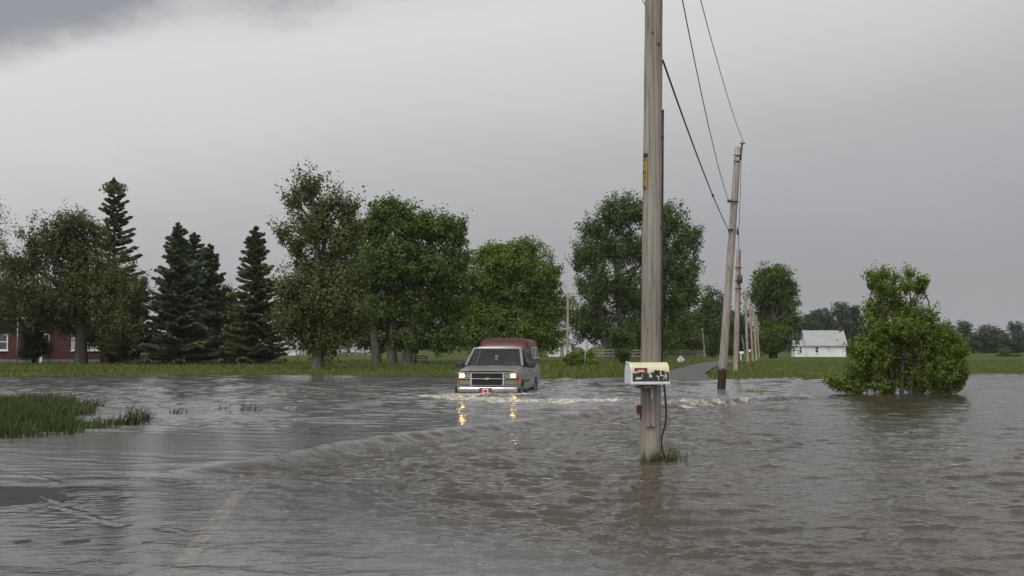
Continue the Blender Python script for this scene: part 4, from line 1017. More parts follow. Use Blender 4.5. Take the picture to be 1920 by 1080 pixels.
for dx, l in ((-.5,.5),(-.1,.45),(.3,.4),(.7,.35),(1.1,.3)): mb.tube([an+Vector((dx,-l,-.02)), an+Vector((dx,l,-.02))], .014, 4)
mb.tube([an+Vector((.55,0,-.02)), an+Vector((.95,-.1,.5))], .012, 4); mb.tube([an+Vector((.55,0,-.02)), an+Vector((.95,.1,-.5))], .012, 4)
mb.build('antenna_boom', STEEL, mast, fix=False)
mb = MB(); mb.lathe([(0,-.16),(.10,-.1),(.10,.1),(0,.16)], an+Vector((.18,0,-.45)), n=10); mb.build('antenna_amplifier', DARKSTEEL, mast, fix=False)
# white cottage across the field
YC = 222.0; sC = YC/F; cx_ = lambda px: (px-960)*sC
Cz = P(0, 670.5, YC).z; cz_ = lambda py: P(960, py, YC).z-Cz
ct = thing('white_cottage', 'small white clapboard cottage with grey roof and a lean-to across the field', 'house', (0, YC, Cz))
a0, a1, zc = cx_(1513), cx_(1585.5), cz_(646)
mb = MB(); mb.prism([(0, -.5), (5.2, -.5), (5.2, zc), (2.6, cz_(622.5)), (0, zc)], a0, a1, 'yz'); mb.build('wall', SIDING, ct)
zrg = cz_(620.5); mb = MB(); ov = .3; dz_ = (zrg-zc)/2.6
for sgn in (0, 1):
    ya, yb = (-.35, 2.6) if sgn == 0 else (5.55, 2.6); zl = zc-.35*dz_+.03
    q = [(a0-ov, ya, zl), (a1+ov, ya, zl), (a1+ov, yb, zrg+.03), (a0-ov, yb, zrg+.03)]
    mb.add(q+[(x, y, z+.10) for x, y, z in q], [(0,1,2,3),(4,5,6,7),(0,1,5,4),(1,2,6,5),(2,3,7,6),(3,0,4,7)])
rf = mb.build('roof', GREYROOF, ct)
mb = MB(); mb.box(cx_(1579.5), cx_(1584.5), 2.3, 2.9, zrg-.4, cz_(612.5)); mb.box(cx_(1579), cx_(1585), 2.24, 2.96, cz_(612.5), cz_(611.5)); mb.build('chimney', BRICK, rf)
mb = MB(); mb.tube([(cx_(1561), 1.0, zc+.5), (cx_(1561), 1.0, zc+1.2)], .05, 6); mb.build('vent_pipe', DARKSTEEL, rf, fix=False)
p0, p1 = cx_(1491), cx_(1513)-.01; zp = cz_(648.5)
mb = MB(); mb.prism([(.5, -.7), (3.4, -.7), (3.4, zp), (1.95, cz_(640)), (.5, zp)], p0, p1, 'yz'); le = mb.build('lean_to', SIDING, ct)
mb = MB()
for ya, yb in ((.25, 1.95), (3.65, 1.95)):
    q = [(p0-.2, ya, zp-.05), (p1-.02, ya, zp-.05), (p1-.02, yb, cz_(638.5)), (p0-.2, yb, cz_(638.5))]
    mb.add(q+[(x, y, z+.08) for x, y, z in q], [(0,1,2,3),(4,5,6,7),(0,1,5,4),(1,2,6,5),(2,3,7,6),(3,0,4,7)])
mb.build('lean_to_roof', GREYROOF, le)
window(ct, cx_(1527.5), cx_(1534.5), cz_(662), cz_(650), 0, .08, bars=True, glass=DGLASS)
window(ct, cx_(1550), cx_(1556), cz_(657), cz_(649.5), 0, .08, bars=True, glass=CURTAIN)
window(le, cx_(1498.5), cx_(1504.5), cz_(662.5), cz_(650), .5, .08, bars=True, glass=DGLASS)
mb = MB(); mb.box(a0-.03, a1+.03, -.03, -.001, -.5, .08); mb.build('footing', mat('dark_footing', (.05, .05, .045), rough=.9), ct)
# farm buildings behind the lawn trees
BINM = mat('corrugated_steel', (.30, .31, .34), (.24, .25, .27), scale=2, rough=.5, metal=.4, stretch=(1, 1, 6))
def bin_(label, px0, px1, top, Y):
    s = Y/F; X = ((px0+px1)/2-960)*s; r_ = (px1-px0)/2*s; z0 = gz1(X, Y); h = P(960, top, Y).z-z0
    root = thing('grain_bin', label, 'grain bin', (X, Y, z0), 0, 'grain bins behind the lawn')
    pr = [(r_, -.3)]
    for i in range(24): pr += [(r_*(1+.008*(i % 2)), h*.8*(i+.5)/24)]
    MB().lathe(pr, n=28).build('wall', BINM, root); MB().lathe([(r_*1.04, h*.8), (r_*.2, h*.97), (r_*.12, h), (0, h)], n=28).build('roof', BINM, root)
bin_('grey steel grain bin glimpsed left of the front spruce', 238, 275, 634, 150); bin_('grey steel grain bin hidden behind the front spruce and the dark shrub', 386, 420, 628, 160)
def shed(name, label, px0, px1, eave, ridge, Y, m, rm, doors=()):
    s = Y/F; X0, X1 = (px0-960)*s, (px1-960)*s; z0 = gz1((X0+X1)/2, Y); ze_ = P(960, eave, Y).z-z0; zr_ = P(960, ridge, Y).z-z0; D = 7
    root = thing(name, label, 'shed', ((X0+X1)/2, Y, z0)); w = (X1-X0)/2
    MB().prism([(0, -.4), (D, -.4), (D, ze_), (D/2, zr_-.12), (0, ze_)], -w, w, 'yz').build('wall', m, root)
    mb = MB()
    for ya, yb in ((-.4, D/2), (D+.4, D/2)):
        q = [(-w-.3, ya, ze_-.1), (w+.3, ya, ze_-.1), (w+.3, yb, zr_), (-w-.3, yb, zr_)]
        mb.add(q+[(x, y, z+.1) for x, y, z in q], [(0,1,2,3),(4,5,6,7),(0,1,5,4),(1,2,6,5),(2,3,7,6),(3,0,4,7)])
    mb.build('roof', rm, root)
    for a, b, z1 in doors:
        mb = MB(); mb.box(-w+2*w*a, -w+2*w*b, -.05, -.002, 0, z1); mb.build('door', DGLASS if z1 < 1.2 else STEEL, root)
shed('white_shed', 'low white shed half hidden behind the front spruce', 261, 308, 660, 654, 128, SIDING, WHITE, ((.3, .55, 1.9),))
shed('white_barn', 'white barn seen under the branches left of the poplar', 492, 560, 652, 640, 185, SIDING, GREYROOF, ((.35, .5, 2.6),))
shed('long_shed', 'long pale shed glimpsed between the poplar and the maple', 612, 705, 660, 652, 210, SIDING, GREYROOF, ((.2, .3, 2.2), (.6, .7, 2.2)))
shed('white_garage', 'white building showing behind the slender pole right of the round maple', 1030, 1071, 642, 628, 160, SIDING, GREYROOF, ((.5, .65, 2.2),))
# rail fence, posts on the lawn
def rail_fence(label, x0, x1, Y, h, n, slope=0.0):
    s = Y/F; X0 = (x0-960)*s; root = thing('rail_fence', label, 'fence', (X0, Y, gz1(X0, Y)), 0, 'rail fences'); Lx = (x1-x0)*s
    for i in range(n+1):
        X = Lx*i/n; z = gz1(X0+X, Y+slope*X)-root.location.z
        MB().tube([(X, slope*X, z-.4), (X+.03, slope*X, z+h)], .06, 6).build('post', PLANK, root, fix=False)
        if i < n:
            X2 = Lx*(i+1)/n; z2 = gz1(X0+X2, Y+slope*X2)-root.location.z
            for f in (.3, .6, .88): MB().bar((X-.1, slope*X-.07, z+h*f), (X2+.1, slope*X2-.07, z2+h*(f+.03*math.sin(i*7+f*9))), .04, .11).build('rail', PLANK, root)
rail_fence('grey split-rail fence before the tall trees left of the mailbox', 1112, 1205, 130, 1.05, 5, .1)
rail_fence('old rail fence under the large dark maple', 738, 800, 96, .62, 3, .0)
rail_fence('low fence along the right side of the wood near the small sign', 1212, 1318, 150, .95, 6, .0)
def post_box(name, label, px, Y, h, m, boxy=True):
    B = on_ground(px, Y); root = thing(name, label, 'mailbox', B, 0)
    MB().tube([(0,0,-.3), (.02,0,h)], .045, 8).build('post', m, root, fix=False)
    pr = [(-.11, 0), (-.11, .13)]+[(-.11*math.cos(a), .13+.1*math.sin(a)) for a in np.linspace(.2, 2.94, 8)]+[(.11, .13), (.11, 0)]
    mb = MB(); mb.T = Matrix.Translation((0, 0, h)); mb.prism(pr, -.25, .25, 'yz'); mb.build('box', m, root)
post_box('mailbox', 'black mailbox on a post on the lawn left of the spruces', 271, 82, .66, BLACK)
post_box('mailbox', 'small white mailbox beside the lane just right of the knotty pole', 1388.5, 118, .72, WHITE)
post_box('mailbox', 'small white mailbox between the pale fourth and fifth poles', 1403, 140, .8, WHITE)
# ================================================================ pickup truck
PAINT = mat('pewter_paint', (.262, .256, .246), (.226, .220, .212), scale=1.5, rough=.30, metal=.35, spec=.6)
PAINT_LOW = mat('silver_lower_paint', (.25, .245, .235), (.20, .195, .185), scale=2.5, rough=.35, metal=.35, spec=.6)
MAROON = mat('maroon_fibreglass', (.085, .014, .021), (.062, .011, .017), scale=2, rough=.42, spec=.35)
CHROME = mat('chrome', (.60, .61, .62), (.48, .49, .50), scale=3, rough=.22, metal=1.0)
GRILLE = mat('black_grille', (.006, .006, .007), (.010, .010, .010), rough=.6)
TYRE = mat('tyre_rubber', (.012, .012, .012), (.02, .02, .02), scale=10, rough=.85)
AMBER = mat('amber_lens', (.55, .16, .02), (.42, .11, .015), scale=14, rough=.2)
LENS = mat('clear_lens', (.30, .28, .24), (.22, .20, .17), scale=20, rough=.15)
LENS_LOW = mat('parking_lens', (.27, .21, .13), (.20, .16, .10), scale=20, rough=.2)
LAMP = emit_mat('lit_headlight', (1, .58, .18), 9)
LAMP_CORE = emit_mat('lit_bulb', (1, .62, .22), 22)
WS = glass_mat('windscreen_glass', (.68, .74, .72), ior=1.75); SG = glass_mat('tinted_side_glass', (.22, .23, .24))
CABIN = mat('cabin_trim', (.12, .125, .12), (.09, .095, .09), rough=.8)
SEAT = mat('grey_seat_cloth', (.24, .24, .23), (.18, .18, .175), scale=20, rough=.95)
GOLD = mat('gold_emblem', (.55, .46, .22), (.5, .4, .18), rough=.3, metal=.6)
FRED = mat('flag_red', (.40, .018, .022), (.33, .015, .02), scale=20, rough=.45); FWHITE = mat('flag_white', (.66, .66, .66), (.58, .58, .58), scale=20, rough=.45)
ZR = -.38; TYAW = R(-8)
tr = thing('pickup_truck', 'pewter pickup truck with a maroon camper top and lit headlights driving through the flood', 'pickup truck', (-.74, 39.0, ZR), TYAW)
def xprof(z): return float(np.interp(z, [.40, .50, .62, .85, .97, 1.02, 1.22], [.87, .915, .945, .965, .962, .950, .915]))
def nose(y): return 1-.035*(1-min(1, max(0, y)/.7))**2
def belt(y): return float(np.interp(y, [0, .4, 1.25, 1.5, 5.4], [1.035, 1.10, 1.19, 1.215, 1.225]))
ARCH = ((.92, .47), (4.32, .47))
def bottom(y, skip=False):
    b = .46
    for yc, r_ in ARCH:
        d = abs(y-yc)
        if d < r_: b = max(b, .37+math.sqrt(r_*r_-d*d))
    return b
def side(sgn, y0, y1, off=0., ztop=None, arch=True):
    rows = []; ys = sorted(set(list(np.linspace(y0, y1, max(3, int((y1-y0)/.05))))+[yc+s*r_ for yc, r_ in ARCH for s in (-1, 1) if y0 < yc+s*r_ < y1]))
    for y in ys:
        b = bottom(y) if arch else .46; t_ = belt(y) if ztop is None else ztop
        zs = [b+(t_-b)*f for f in np.linspace(0, 1, 12)]
        rows.append([(sgn*(xprof(z)*nose(y)+off), y, z) for z in zs])
    return rows
bed = MB()
def lip(m, s, yc, r_): m.tube([(s*(xprof(.5)*nose(yc+r_*math.cos(a))+.012), yc+r_*math.cos(a), .37+r_*math.sin(a)) for a in np.linspace(.15, math.pi-.15, 18)], .018, 6)
for s in (-1, 1):
    mb = MB(); mb.grid(side(s, .05, 1.42)); lip(mb, s, *ARCH[0]); mb.build('front_fender', PAINT, tr)
    MB().grid(side(s, 2.58, 3.27)).build('cab_corner', PAINT, tr)
    bed.grid(side(s, 3.33, 5.38)); lip(bed, s, *ARCH[1])
# tailgate, bed front wall and bed floor close the box
bed.box(-.92, .92, 5.36, 5.40, .50, 1.2); bed.box(-.945, .945, 3.335, 3.375, .56, 1.2); bed.box(-.93, .93, 3.376, 5.355, .80, .84)
bed.build('truck_bed', PAINT, tr)
mb = MB()
rows = []
for i in range(15):
    y = .02+1.26*i/14; w = xprof(1.1)*nose(y)-.012; row = []
    for k in range(17):
        u = -1+2*k/16; z = belt(y)+.045*(1-u*u)+.018*sstep(.5, .62, abs(u))*(1-sstep(.85, 1, abs(u))); row.append((u*w, y-(.05*(1-u*u) if i == 0 else .05*(1-u*u)*(1-i/14)), float(z)-.012))
    rows.append(row)
mb.grid(rows); mb.grid([[(-.93+.0, .02, 1.0), (.93, .02, 1.0)], [(-.93, .0, 1.03), (.93, .0, 1.03)]]); mb.build('hood', PAINT, tr)
mb = MB(); mb.box(-.86, .86, 1.24, 1.36, 1.14, 1.205, .01); mb.build('cowl', BLACK, tr)
for s in (-1, 1):
    d = MB().grid(side(s, 1.435, 2.565, .004)).build('door', PAINT, tr)
    mb = MB(); mb.box(s*.955-.02, s*.955+.02, 2.32, 2.46, 1.02, 1.06, .008); mb.build('handle', BLACK, d)
    mb = MB(); rows = [[(s*(xprof(z)*nose(y)+.012), y, z) for y in np.linspace(1.44, 2.56, 8)] for z in (.70, .76)]; mb.grid(rows); mb.build('side_moulding', BLACK, d)
# cab: pillars, roof, glass
wb, wt = .895, .735; yb, yt, zb_, zt_ = 1.27, 1.98, 1.205, 1.755
mb = MB()
for s in (-1, 1):
    mb.bar((s*wb, yb, zb_), (s*wt, yt, zt_), .075, .07); mb.bar((s*wt, yt, zt_), (s*wt, 3.27, zt_), .06, .06)
    mb.bar((s*.905, 2.58, 1.21), (s*wt, 2.5, zt_), .05, .09, up=(1,0,0)); mb.bar((s*.905, 3.24, 1.21), (s*wt, 3.22, zt_), .05, .09, up=(1,0,0))
rows = [[(u*(wt+.03), yt-.055-.06*(1-u*u), zt_-.02) for u in np.linspace(-1, 1, 13)]]
for i in range(9):
    y = yt-.05+(3.29-yt+.05)*i/8; rows.append([(u*(wt+.035), y+(-.06*(1-u*u) if i == 0 else 0), zt_+.012+.075*(1-abs(u)**4)*(1 if i else .75)) for u in np.linspace(-1, 1, 13)])
mb.grid(rows)
cab = mb.build('cab_roof', PAINT, tr)
def glass_quad(a, b, c, d, bulge, name, m, n=8):
    a, b, c, d = map(Vector, (a, b, c, d)); rows = []
    for i in range(n+1):
        f = i/n; l = a.lerp(d, f); r_ = b.lerp(c, f); rows.append([l.lerp(r_, k/n)+Vector((0, -bulge*(1-(2*k/n-1)**2), 0)) for k in range(n+1)])
    return MB().grid(rows).build(name, m, tr)
ws = glass_quad((-wb+.03, yb+.01, zb_-.01), (wb-.03, yb+.01, zb_-.01), (wt-.02, yt-.03, zt_-.015), (-wt+.02, yt-.03, zt_-.015), .065, 'windscreen', WS)
mb = MB()
for s in (-1, 1):
    MB().add([(s*.895, 1.5, 1.22), (s*.905, 2.54, 1.22), (s*.745, 2.47, 1.73), (s*.75, 2.02, 1.73)], [(0,1,2,3)]).build('door_glass', SG, tr)
mb = MB()
for s in (-1, 1): MB().add([(s*.905, 2.64, 1.22), (s*.905, 3.18, 1.22), (s*.745, 3.16, 1.73), (s*.745, 2.57, 1.73)], [(0,1,2,3)]).build('rear_quarter_glass', SG, tr)
mb = MB()
for a, b in (((-.62, 1.20, 1.235), (-.12, 1.17, 1.24)), ((.02, 1.16, 1.27), (.58, 1.20, 1.235))):
    A, Bp = Vector(a), Vector(b); M_ = A.lerp(Bp, .5)+Vector((0, .05, .05)); MB().tube([A, M_, Bp], .011, 5).build('wiper', BLACK, tr, fix=False)
# cabin
mb = MB(); mb.box(-.82, .82, 1.35, 1.75, .85, 1.19, .05); mb.build('dashboard', CABIN, tr)
mb = MB(); mb.box(-.86, .86, 3.2, 3.26, .6, 1.30); mb.box(-.86, -.55, 3.2, 3.26, 1.3, 1.74); mb.box(.55, .86, 3.2, 3.26, 1.3, 1.74); mb.box(-.84, .84, 1.35, 3.2, .52, .56); mb.build('cab_back', CABIN, tr)
for s in (-1, 1):
    mb = MB(); mb.box(s*.42-.27, s*.42+.27, 2.05, 2.6, .75, .95, .05); mb.box(s*.42-.26, s*.42+.26, 2.55, 2.72, .9, 1.42, .05); mb.box(s*.42-.13, s*.42+.13, 2.58, 2.68, 1.43, 1.58, .03); mb.build('seat', SEAT, tr)
mb = MB(); sw = [Vector((.42+.19*math.cos(a), 1.86+.09*math.sin(a), 1.13+.165*math.sin(a))) for a in np.linspace(0, 2*math.pi, 25)]; mb.tube(sw, .014, 6, cap=False); mb.tube([(.42, 1.86, 1.13), (.42, 1.6, 1.05)], .025, 6)
for a in (0, math.pi, -math.pi/2): mb.tube([(.42, 1.86, 1.13), (.42+.18*math.cos(a), 1.86+.085*math.sin(a), 1.13+.155*math.sin(a))], .012, 5)
mb.build('steering_wheel', BLACK, tr, fix=False)
mb = MB(); mb.box(-.13, .13, 1.78, 1.80, 1.63, 1.69, .008); mb.build('rear_view_mirror', BLACK, tr)
mb = MB(); mb.box(-.05, .06, 1.77, 1.776, 1.48, 1.55); mb.box(-.035, .04, 1.768, 1.776, 1.39, 1.46); mb.build('hanging_ornament', FWHITE, tr)
# front end
mb = MB(); mb.box(-.90, .90, .03, .10, .42, 1.02); mb.build('radiator_support', GRILLE, tr)
fw = .925
def bow(x, d=.06): return -.03-d*(1-(x/fw)**2)
def front_bar(x0, x1, z0, z1, name, m, off=0., thick=.05, n=12, parent=tr):
    mb = MB(); rows = []
    xs = np.linspace(x0, x1, n+1)
    for x in xs:
        y = bow(x)-off; rows.append([(x, y+thick, z0), (x, y, z0+.004), (x, y, z1-.004), (x, y+thick, z1)])
    mb.grid(rows, smooth=False)
    for x in (x0, x1): y = bow(x)-off; mb.add([(x, y+thick, z0), (x, y, z0), (x, y, z1), (x, y+thick, z1)], [(0,1,2,3)])
    return mb.build(name, m, parent)
gr = MB()
def gbar(x0, x1, z0, z1, off=.02):
    rows = []
    for x in np.linspace(x0, x1, 13): y = bow(x)-off; rows.append([(x, y+.06, z0), (x, y, z0+.006), (x, y, z1-.006), (x, y+.06, z1)])
    gr.grid(rows, smooth=False)
gbar(-.93, .93, .998, 1.034); gbar(-.90, .90, .822, .856, .03); gbar(-.93, .93, .625, .652)
for s in (-1, 1): gr.box(s*.505-.02, s*.505+.02, bow(.5)-.028, bow(.5)+.04, .652, .998); gr.box(s*.485-.012, s*.485+.012, bow(.5)-.024, bow(.5)+.03, .652, .998)
grl = gr.build('grille_frame', CHROME, tr)
front_bar(-.475, .475, .862, .992, 'grille_insert', GRILLE, -.015)
front_bar(-.475, .475, .658, .816, 'grille_insert', GRILLE, -.015)
mb = MB()
for z in (.885, .91, .935, .96, .69, .72, .75, .78):
    for x0, x1 in ((-.47, .47),):
        rows = [[(x, bow(x)+.012, z-.004), (x, bow(x)+.002, z), (x, bow(x)+.012, z+.004)] for x in np.linspace(x0, x1, 9)]; mb.grid(rows, smooth=False)
mb.build('grille_slats', DARKSTEEL, grl)
yb0 = bow(0)-.034
mb = MB(); mb.prism([(-.11, .826), (-.05, .826), (-.045, .808), (.035, .808), (.04, .826), (.11, .826), (.10, .856), (.045, .856), (.04, .874), (-.04, .874), (-.045, .856), (-.10, .856)], yb0-.012, yb0); mb.build('emblem', GOLD, grl)
for s in (-1, 1):
    lo, hi = (lambda a, b: (min(s*a, s*b), max(s*a, s*b)))(.70, .875)
    h_ = front_bar(lo, hi, .866, .992, 'headlight', LENS, -.004, .03, 6)
    front_bar(lo+.012, hi-.012, .878, .982, 'lit_lamp', LAMP, .0015, .004, 6, h_)
    c = (lo+hi)/2; front_bar(c-.055, c+.055, .895, .967, 'lamp_bulb', LAMP_CORE, .0065, .003, 4, h_)
    a, b = sorted((s*.535, s*.692)); front_bar(a, b, .866, .992, 'inner_lamp', LENS, -.004, .03, 4)
    a, b = sorted((s*.535, s*.872)); front_bar(a, b, .660, .800, 'parking_light', LENS_LOW, -.004, .03, 6)
    for z0, z1 in ((.864, .994), (.656, .805)):
        mb = MB(); rows = []
        for q in range(6):
            f = q/5; rows.append([(s*(.880+.062*math.sin(f*1.57)), bow(.88)-.012+.17*(1-math.cos(f*1.57)), z) for z in (z0, (z0+z1)/2, z1)])
        mb.grid(rows); mb.build('side_marker', AMBER, tr)
mb = MB(); rows = []
for k in range(33):
    x = -1.0+2*k/32; c = abs(x); y = -.14-.06*(1-x*x)+.34*max(0, (c-.86)/.14)**2.2; sx2 = x
    rows.append([(sx2, y+.12, .405), (sx2, y+.02, .408), (sx2, y-.012, .44), (sx2, y-.004, .50), (sx2, y-.016, .54), (sx2, y+.004, .592), (sx2, y+.06, .602), (sx2, y+.14, .602)])
mb.grid(rows); mb.build('bumper', CHROME, tr)
mb = MB()
for s in (-1, 1): MB().box(s*.985-.02, s*.985+.02, -.03, .26, .42, .59, .01).build('bumper_end', DARKSTEEL, tr)
mb = MB(); mb.box(-.93, .93, -.06, .05, .602, .626, .004); mb.build('filler_panel', GRILLE, tr)
yp = -.235; px_, pz_ = -.03, .465; hw_, hh_ = .185, .105
mb = MB(); mb.box(px_-hw_, px_+hw_, yp, yp+.012, pz_-hh_, pz_+hh_, .003); pt_ = mb.build('flag_plate', mat('plate_frame', (.05, .008, .010), rough=.4), tr)
tag(pt_, 'red and white maple leaf flag plate')
mb = MB(); mb.box(px_-.085, px_+.085, yp-.004, yp-.0005, pz_-.085, pz_+.085); mb.build('flag_centre', FWHITE, pt_)
for s in (-1, 1):
    mb = MB(); mb.box(px_+s*.127-.040, px_+s*.127+.040, yp-.004, yp-.0005, pz_-.085, pz_+.085); mb.build('flag_band', FRED, pt_)
leaf = [(0,1),(.17,.70),(.36,.78),(.30,.38),(.52,.58),(.58,.44),(.88,.46),(.78,.22),(.92,.10),(.48,-.28),(.54,-.46),(.07,-.40),(.06,-.85)]
leaf = [(a, b) for a, b in leaf]+[(-a, b) for a, b in leaf[::-1][:-1]]
mb = MB(); mb.prism([(px_+a*.074, pz_+b*.070) for a, b in leaf], yp-.008, yp-.0045); mb.build('maple_leaf', FRED, pt_)
for s in (-1, 1):
    mb = MB(); cx0 = s*1.13
    mb.T = Matrix.Translation((cx0, 1.52, 1.235)) @ Matrix.Rotation(s*.12, 4, 'Z'); mb.box(-.145, .145, -.06, .06, -.085, .085, .035)
    mr_ = mb.build('door_mirror', BLACK, tr)
    mb = MB(); mb.bar((s*.92, 1.56, 1.20), (s*1.04, 1.53, 1.21), .07, .05); mb.build('mirror_arm', BLACK, mr_)
    mb = MB(); mb.T = Matrix.Translation((cx0, 1.52, 1.235)) @ Matrix.Rotation(s*.12, 4, 'Z'); mb.box(-.12, .12, .0605, .066, -.065, .065); mb.build('mirror_glass', CHROME, mr_)
# wheels, dark wheel wells, sills
for yc, _ in ARCH:
    for s in (-1, 1):
        w = MB().lathe([(.20, -.10), (.30, -.115), (.365, -.10), (.375, -.05), (.375, .05), (.365, .10), (.30, .115), (.20, .10)], (s*.83, yc, .37), 'x', 28).build('wheel', TYRE, tr)
        MB().lathe([(0, s*.06), (.05, s*.075), (.07, s*.05), (.14, s*.06), (.19, s*.10), (.215, s*.105), (.215, -s*.08), (0, -s*.08)], (s*.83, yc, .37), 'x', 24).build('rim', STEEL, w)
mb = MB()
for yc, r_ in ARCH: mb.prism([(yc+r_*math.cos(a), .37+r_*math.sin(a)) for a in np.linspace(0, math.pi, 16)], -.70, .70, 'yz')
mb.box(-.84, .84, 1.4, 5.3, .36, .46); mb.build('underbody', GRILLE, tr)
# camper top
def cap_ring(y, k): # k 0 base .. 1 top
    return None
mb = MB()
sec_ = [(.935, 1.225), (.925, 1.36), (.905, 1.50), (.865, 1.80), (.835, 1.92), (.775, 2.02), (.66, 2.065), (.35, 2.085), (0, 2.09)]
full = sec_+[(-a, b) for a, b in sec_[::-1][1:]]
rows = []
for y, kx, kz in ((3.32, .90, .0), (3.42, .965, .75), (3.56, .985, .95), (3.75, 1, 1), (4.5, 1, 1), (5.3, .99, .98), (5.44, .96, .93)):
    rows.append([(x*(kx if z > 1.5 else 1-(1-kx)*max(0, (z-1.22))/.3*0), y-(0 if z > 1.8 else 0), z if z < 1.8 else 1.8+(z-1.8)*kz) for x, z in full])
mb.grid(rows)
f0 = rows[0]; mb.add(f0, [tuple(range(len(f0)))]); f1 = rows[-1]; mb.add(f1, [tuple(range(len(f1)))])
cap = mb.build('camper_top', MAROON, tr)
for s in (-1, 1):
    def cx_s(z): return s*(float(np.interp(z, [p[1] for p in sec_[:5]], [p[0] for p in sec_[:5]]))+.006)
    for y0, y1 in ((3.75, 4.45), (4.52, 5.2)):
        mb = MB()
        for a, b, c, d in ((y0, y0+.035, 1.42, 1.80), (y1-.035, y1, 1.42, 1.80), (y0, y1, 1.42, 1.45), (y0, y1, 1.77, 1.80)):
            q = [(cx_s(c), a, c), (cx_s(c), b, c), (cx_s(d), b, d), (cx_s(d), a, d)]
            mb.add(q+[(x+s*.014, y, z) for x, y, z in q], [(0,1,2,3),(4,5,6,7),(0,1,5,4),(1,2,6,5),(2,3,7,6),(3,0,4,7)])
        fr_ = mb.build('window', MWHITE, cap)
        MB().add([(cx_s(1.45)+s*.004, y0+.03, 1.45), (cx_s(1.45)+s*.004, y1-.03, 1.45), (cx_s(1.77)+s*.004, y1-.03, 1.77), (cx_s(1.77)+s*.004, y0+.03, 1.77)], [(0,1,2,3)]).build('pane', DGLASS, fr_)
mb = MB(); mb.box(-.94, .94, 3.34, 5.40, 1.222, 1.25, .008); mb.build('bed_rail', BLACK, tr)
for s in (-1, 1):
    mb = MB(); mb.box(s*.915-.03, s*.915+.03, 5.385, 5.43, .78, 1.15, .01); mb.build('tail_light', FRED, tr)
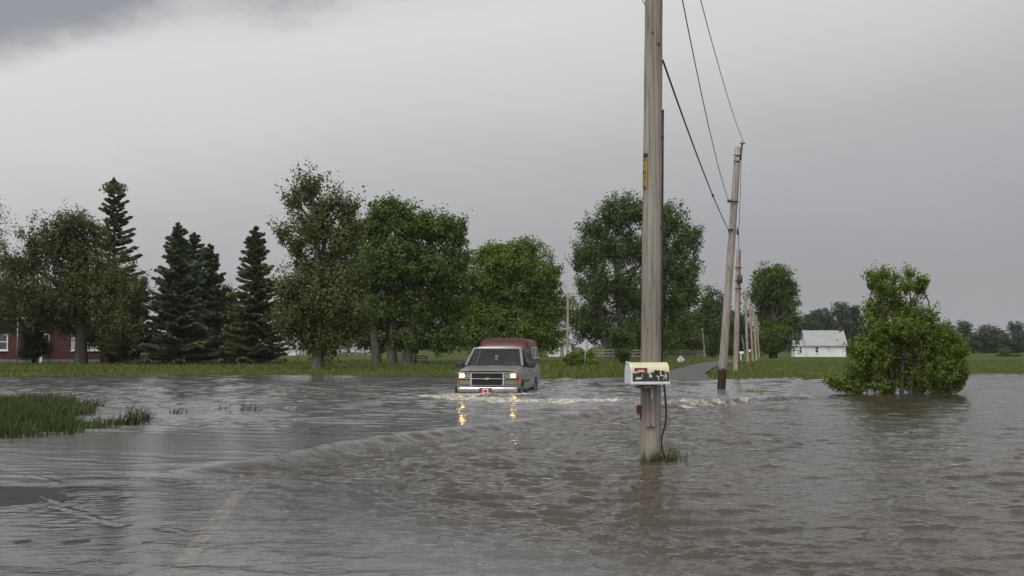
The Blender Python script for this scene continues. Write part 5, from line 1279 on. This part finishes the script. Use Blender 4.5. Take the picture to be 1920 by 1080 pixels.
# ---- driver, one continuous skinned body
def person(loc, rz):
    V = [(0,0,.0),(0,.02,.18),(0,.03,.38),(0,.01,.50),(0,-.015,.575),(0,-.03,.66),(0,-.025,.745),   # pelvis spine chest neckbase neck head crown
         (.17,.02,.45),(.25,-.10,.24),(.13,-.36,.27),(.10,-.42,.285),
         (-.17,.02,.45),(-.25,-.10,.24),(-.13,-.36,.27),(-.10,-.42,.285),
         (.10,-.05,.0),(.14,-.45,.06),(.13,-.62,-.30),(.13,-.74,-.36),(-.10,-.05,.0),(-.14,-.45,.06),(-.13,-.62,-.30),(-.13,-.74,-.36),(0,-.115,.645)]
    E = [(0,1),(1,2),(2,3),(3,4),(4,5),(5,6),(3,7),(7,8),(8,9),(9,10),(3,11),(11,12),(12,13),(13,14),(0,15),(15,16),(16,17),(17,18),(0,19),(19,20),(20,21),(21,22),(5,23)]
    Rr = [.15,.14,.15,.08,.055,.085,.075,.065,.048,.034,.032,.065,.048,.034,.032,.09,.07,.05,.045,.09,.07,.05,.045,.018]
    for hs, h0 in ((1, 10), (-1, 14)):
        hx_, hy_, hz_ = V[h0]
        for q, (dx, dz, ln) in enumerate(((.028,.012,.9),(.010,.02,1.0),(-.010,.02,.95),(-.028,.014,.8),(.035*-1,-.01,.7))):
            i = len(V); V.append((hx_+dx*hs, hy_-.035*ln, hz_+dz+.01)); V.append((hx_+dx*hs*1.1, hy_-.060*ln, hz_+dz-.015*ln)); E += [(h0, i), (i, i+1)]; Rr += [.009, .008]
    me = bpy.data.meshes.new('person'); me.from_pydata(V, E, []); o = bpy.data.objects.new('person', me); COL.objects.link(o)
    o.location = loc; o.rotation_euler = (0, 0, rz)
    md = o.modifiers.new('Skin', 'SKIN')
    for i, r_ in enumerate(Rr): me.skin_vertices[0].data[i].radius = (r_, r_*.85)
    me.skin_vertices[0].data[0].use_root = True
    md.use_smooth_shade = True
    sb = o.modifiers.new('Sub', 'SUBSURF'); sb.levels = 2; sb.render_levels = 2
    me.materials.append(mat('skin', (.42, .26, .19), (.38, .23, .17), rough=.6)); return o
M_t = Matrix.Translation(Vector((-.74, 39.0, ZR))) @ Matrix.Rotation(TYAW, 4, 'Z')
pr_ = person(M_t @ Vector((.42, 2.36, .99)), TYAW); tag(pr_, 'driver in a dark jacket and cap behind the steering wheel of the pickup', 'person')
JK = mat('dark_jacket', (.05, .055, .07), (.035, .04, .05), scale=12, rough=.9)
mb = MB(); mb.lathe([(.155, -.05), (.175, .10), (.19, .25), (.185, .38), (.13, .48), (.07, .53)], (0, .02, 0), n=16)
for s in (-1, 1): mb.tube([(s*.12, .02, .46), (s*.19, .015, .44), (s*.255, -.10, .24), (s*.14, -.33, .27)], [.08, .08, .064, .046], 10)
mb.build('jacket', JK, pr_, fix=False)
mb = MB(); mb.lathe([(.088, .69), (.092, .72), (.082, .765), (.05, .795), (0, .805)], (0, -.028, 0), n=14); mb.prism([(-.07, -.09), (.07, -.09), (.055, -.185), (0, -.20), (-.055, -.185)], .695, .708, 'xy'); mb.build('cap', JK, pr_, fix=False)
FT = mat('face_detail', (.05, .03, .025), rough=.5)
mb = MB()
for s in (-1, 1): mb.lathe([(0, -.012), (.011, -.006), (.011, .004), (0, .010)], (s*.030, -.107, .668), 'y', 8); mb.box(s*.031-.016, s*.031+.016, -.112, -.100, .683, .688)
mb.box(-.024, .024, -.106, -.094, .606, .612); mb.build('face', FT, pr_)
# ================================================================ thin damp air
hm = bpy.data.materials.new('damp_air'); hm.use_nodes = True; t = hm.node_tree; t.nodes.clear()
o = N(t, 'ShaderNodeOutputMaterial'); pv = N(t, 'ShaderNodeVolumePrincipled'); pv.inputs['Color'].default_value = (.80, .83, .88, 1); pv.inputs['Density'].default_value = .00013
t.links.new(pv.outputs[0], o.inputs['Volume'])
hb = MB(); hb.box(-5200, 5200, -80, 4600, -3, 45); ho = hb.build('haze', hm); tag(ho, 'thin damp air over the flooded fields', 'haze', kind='stuff')
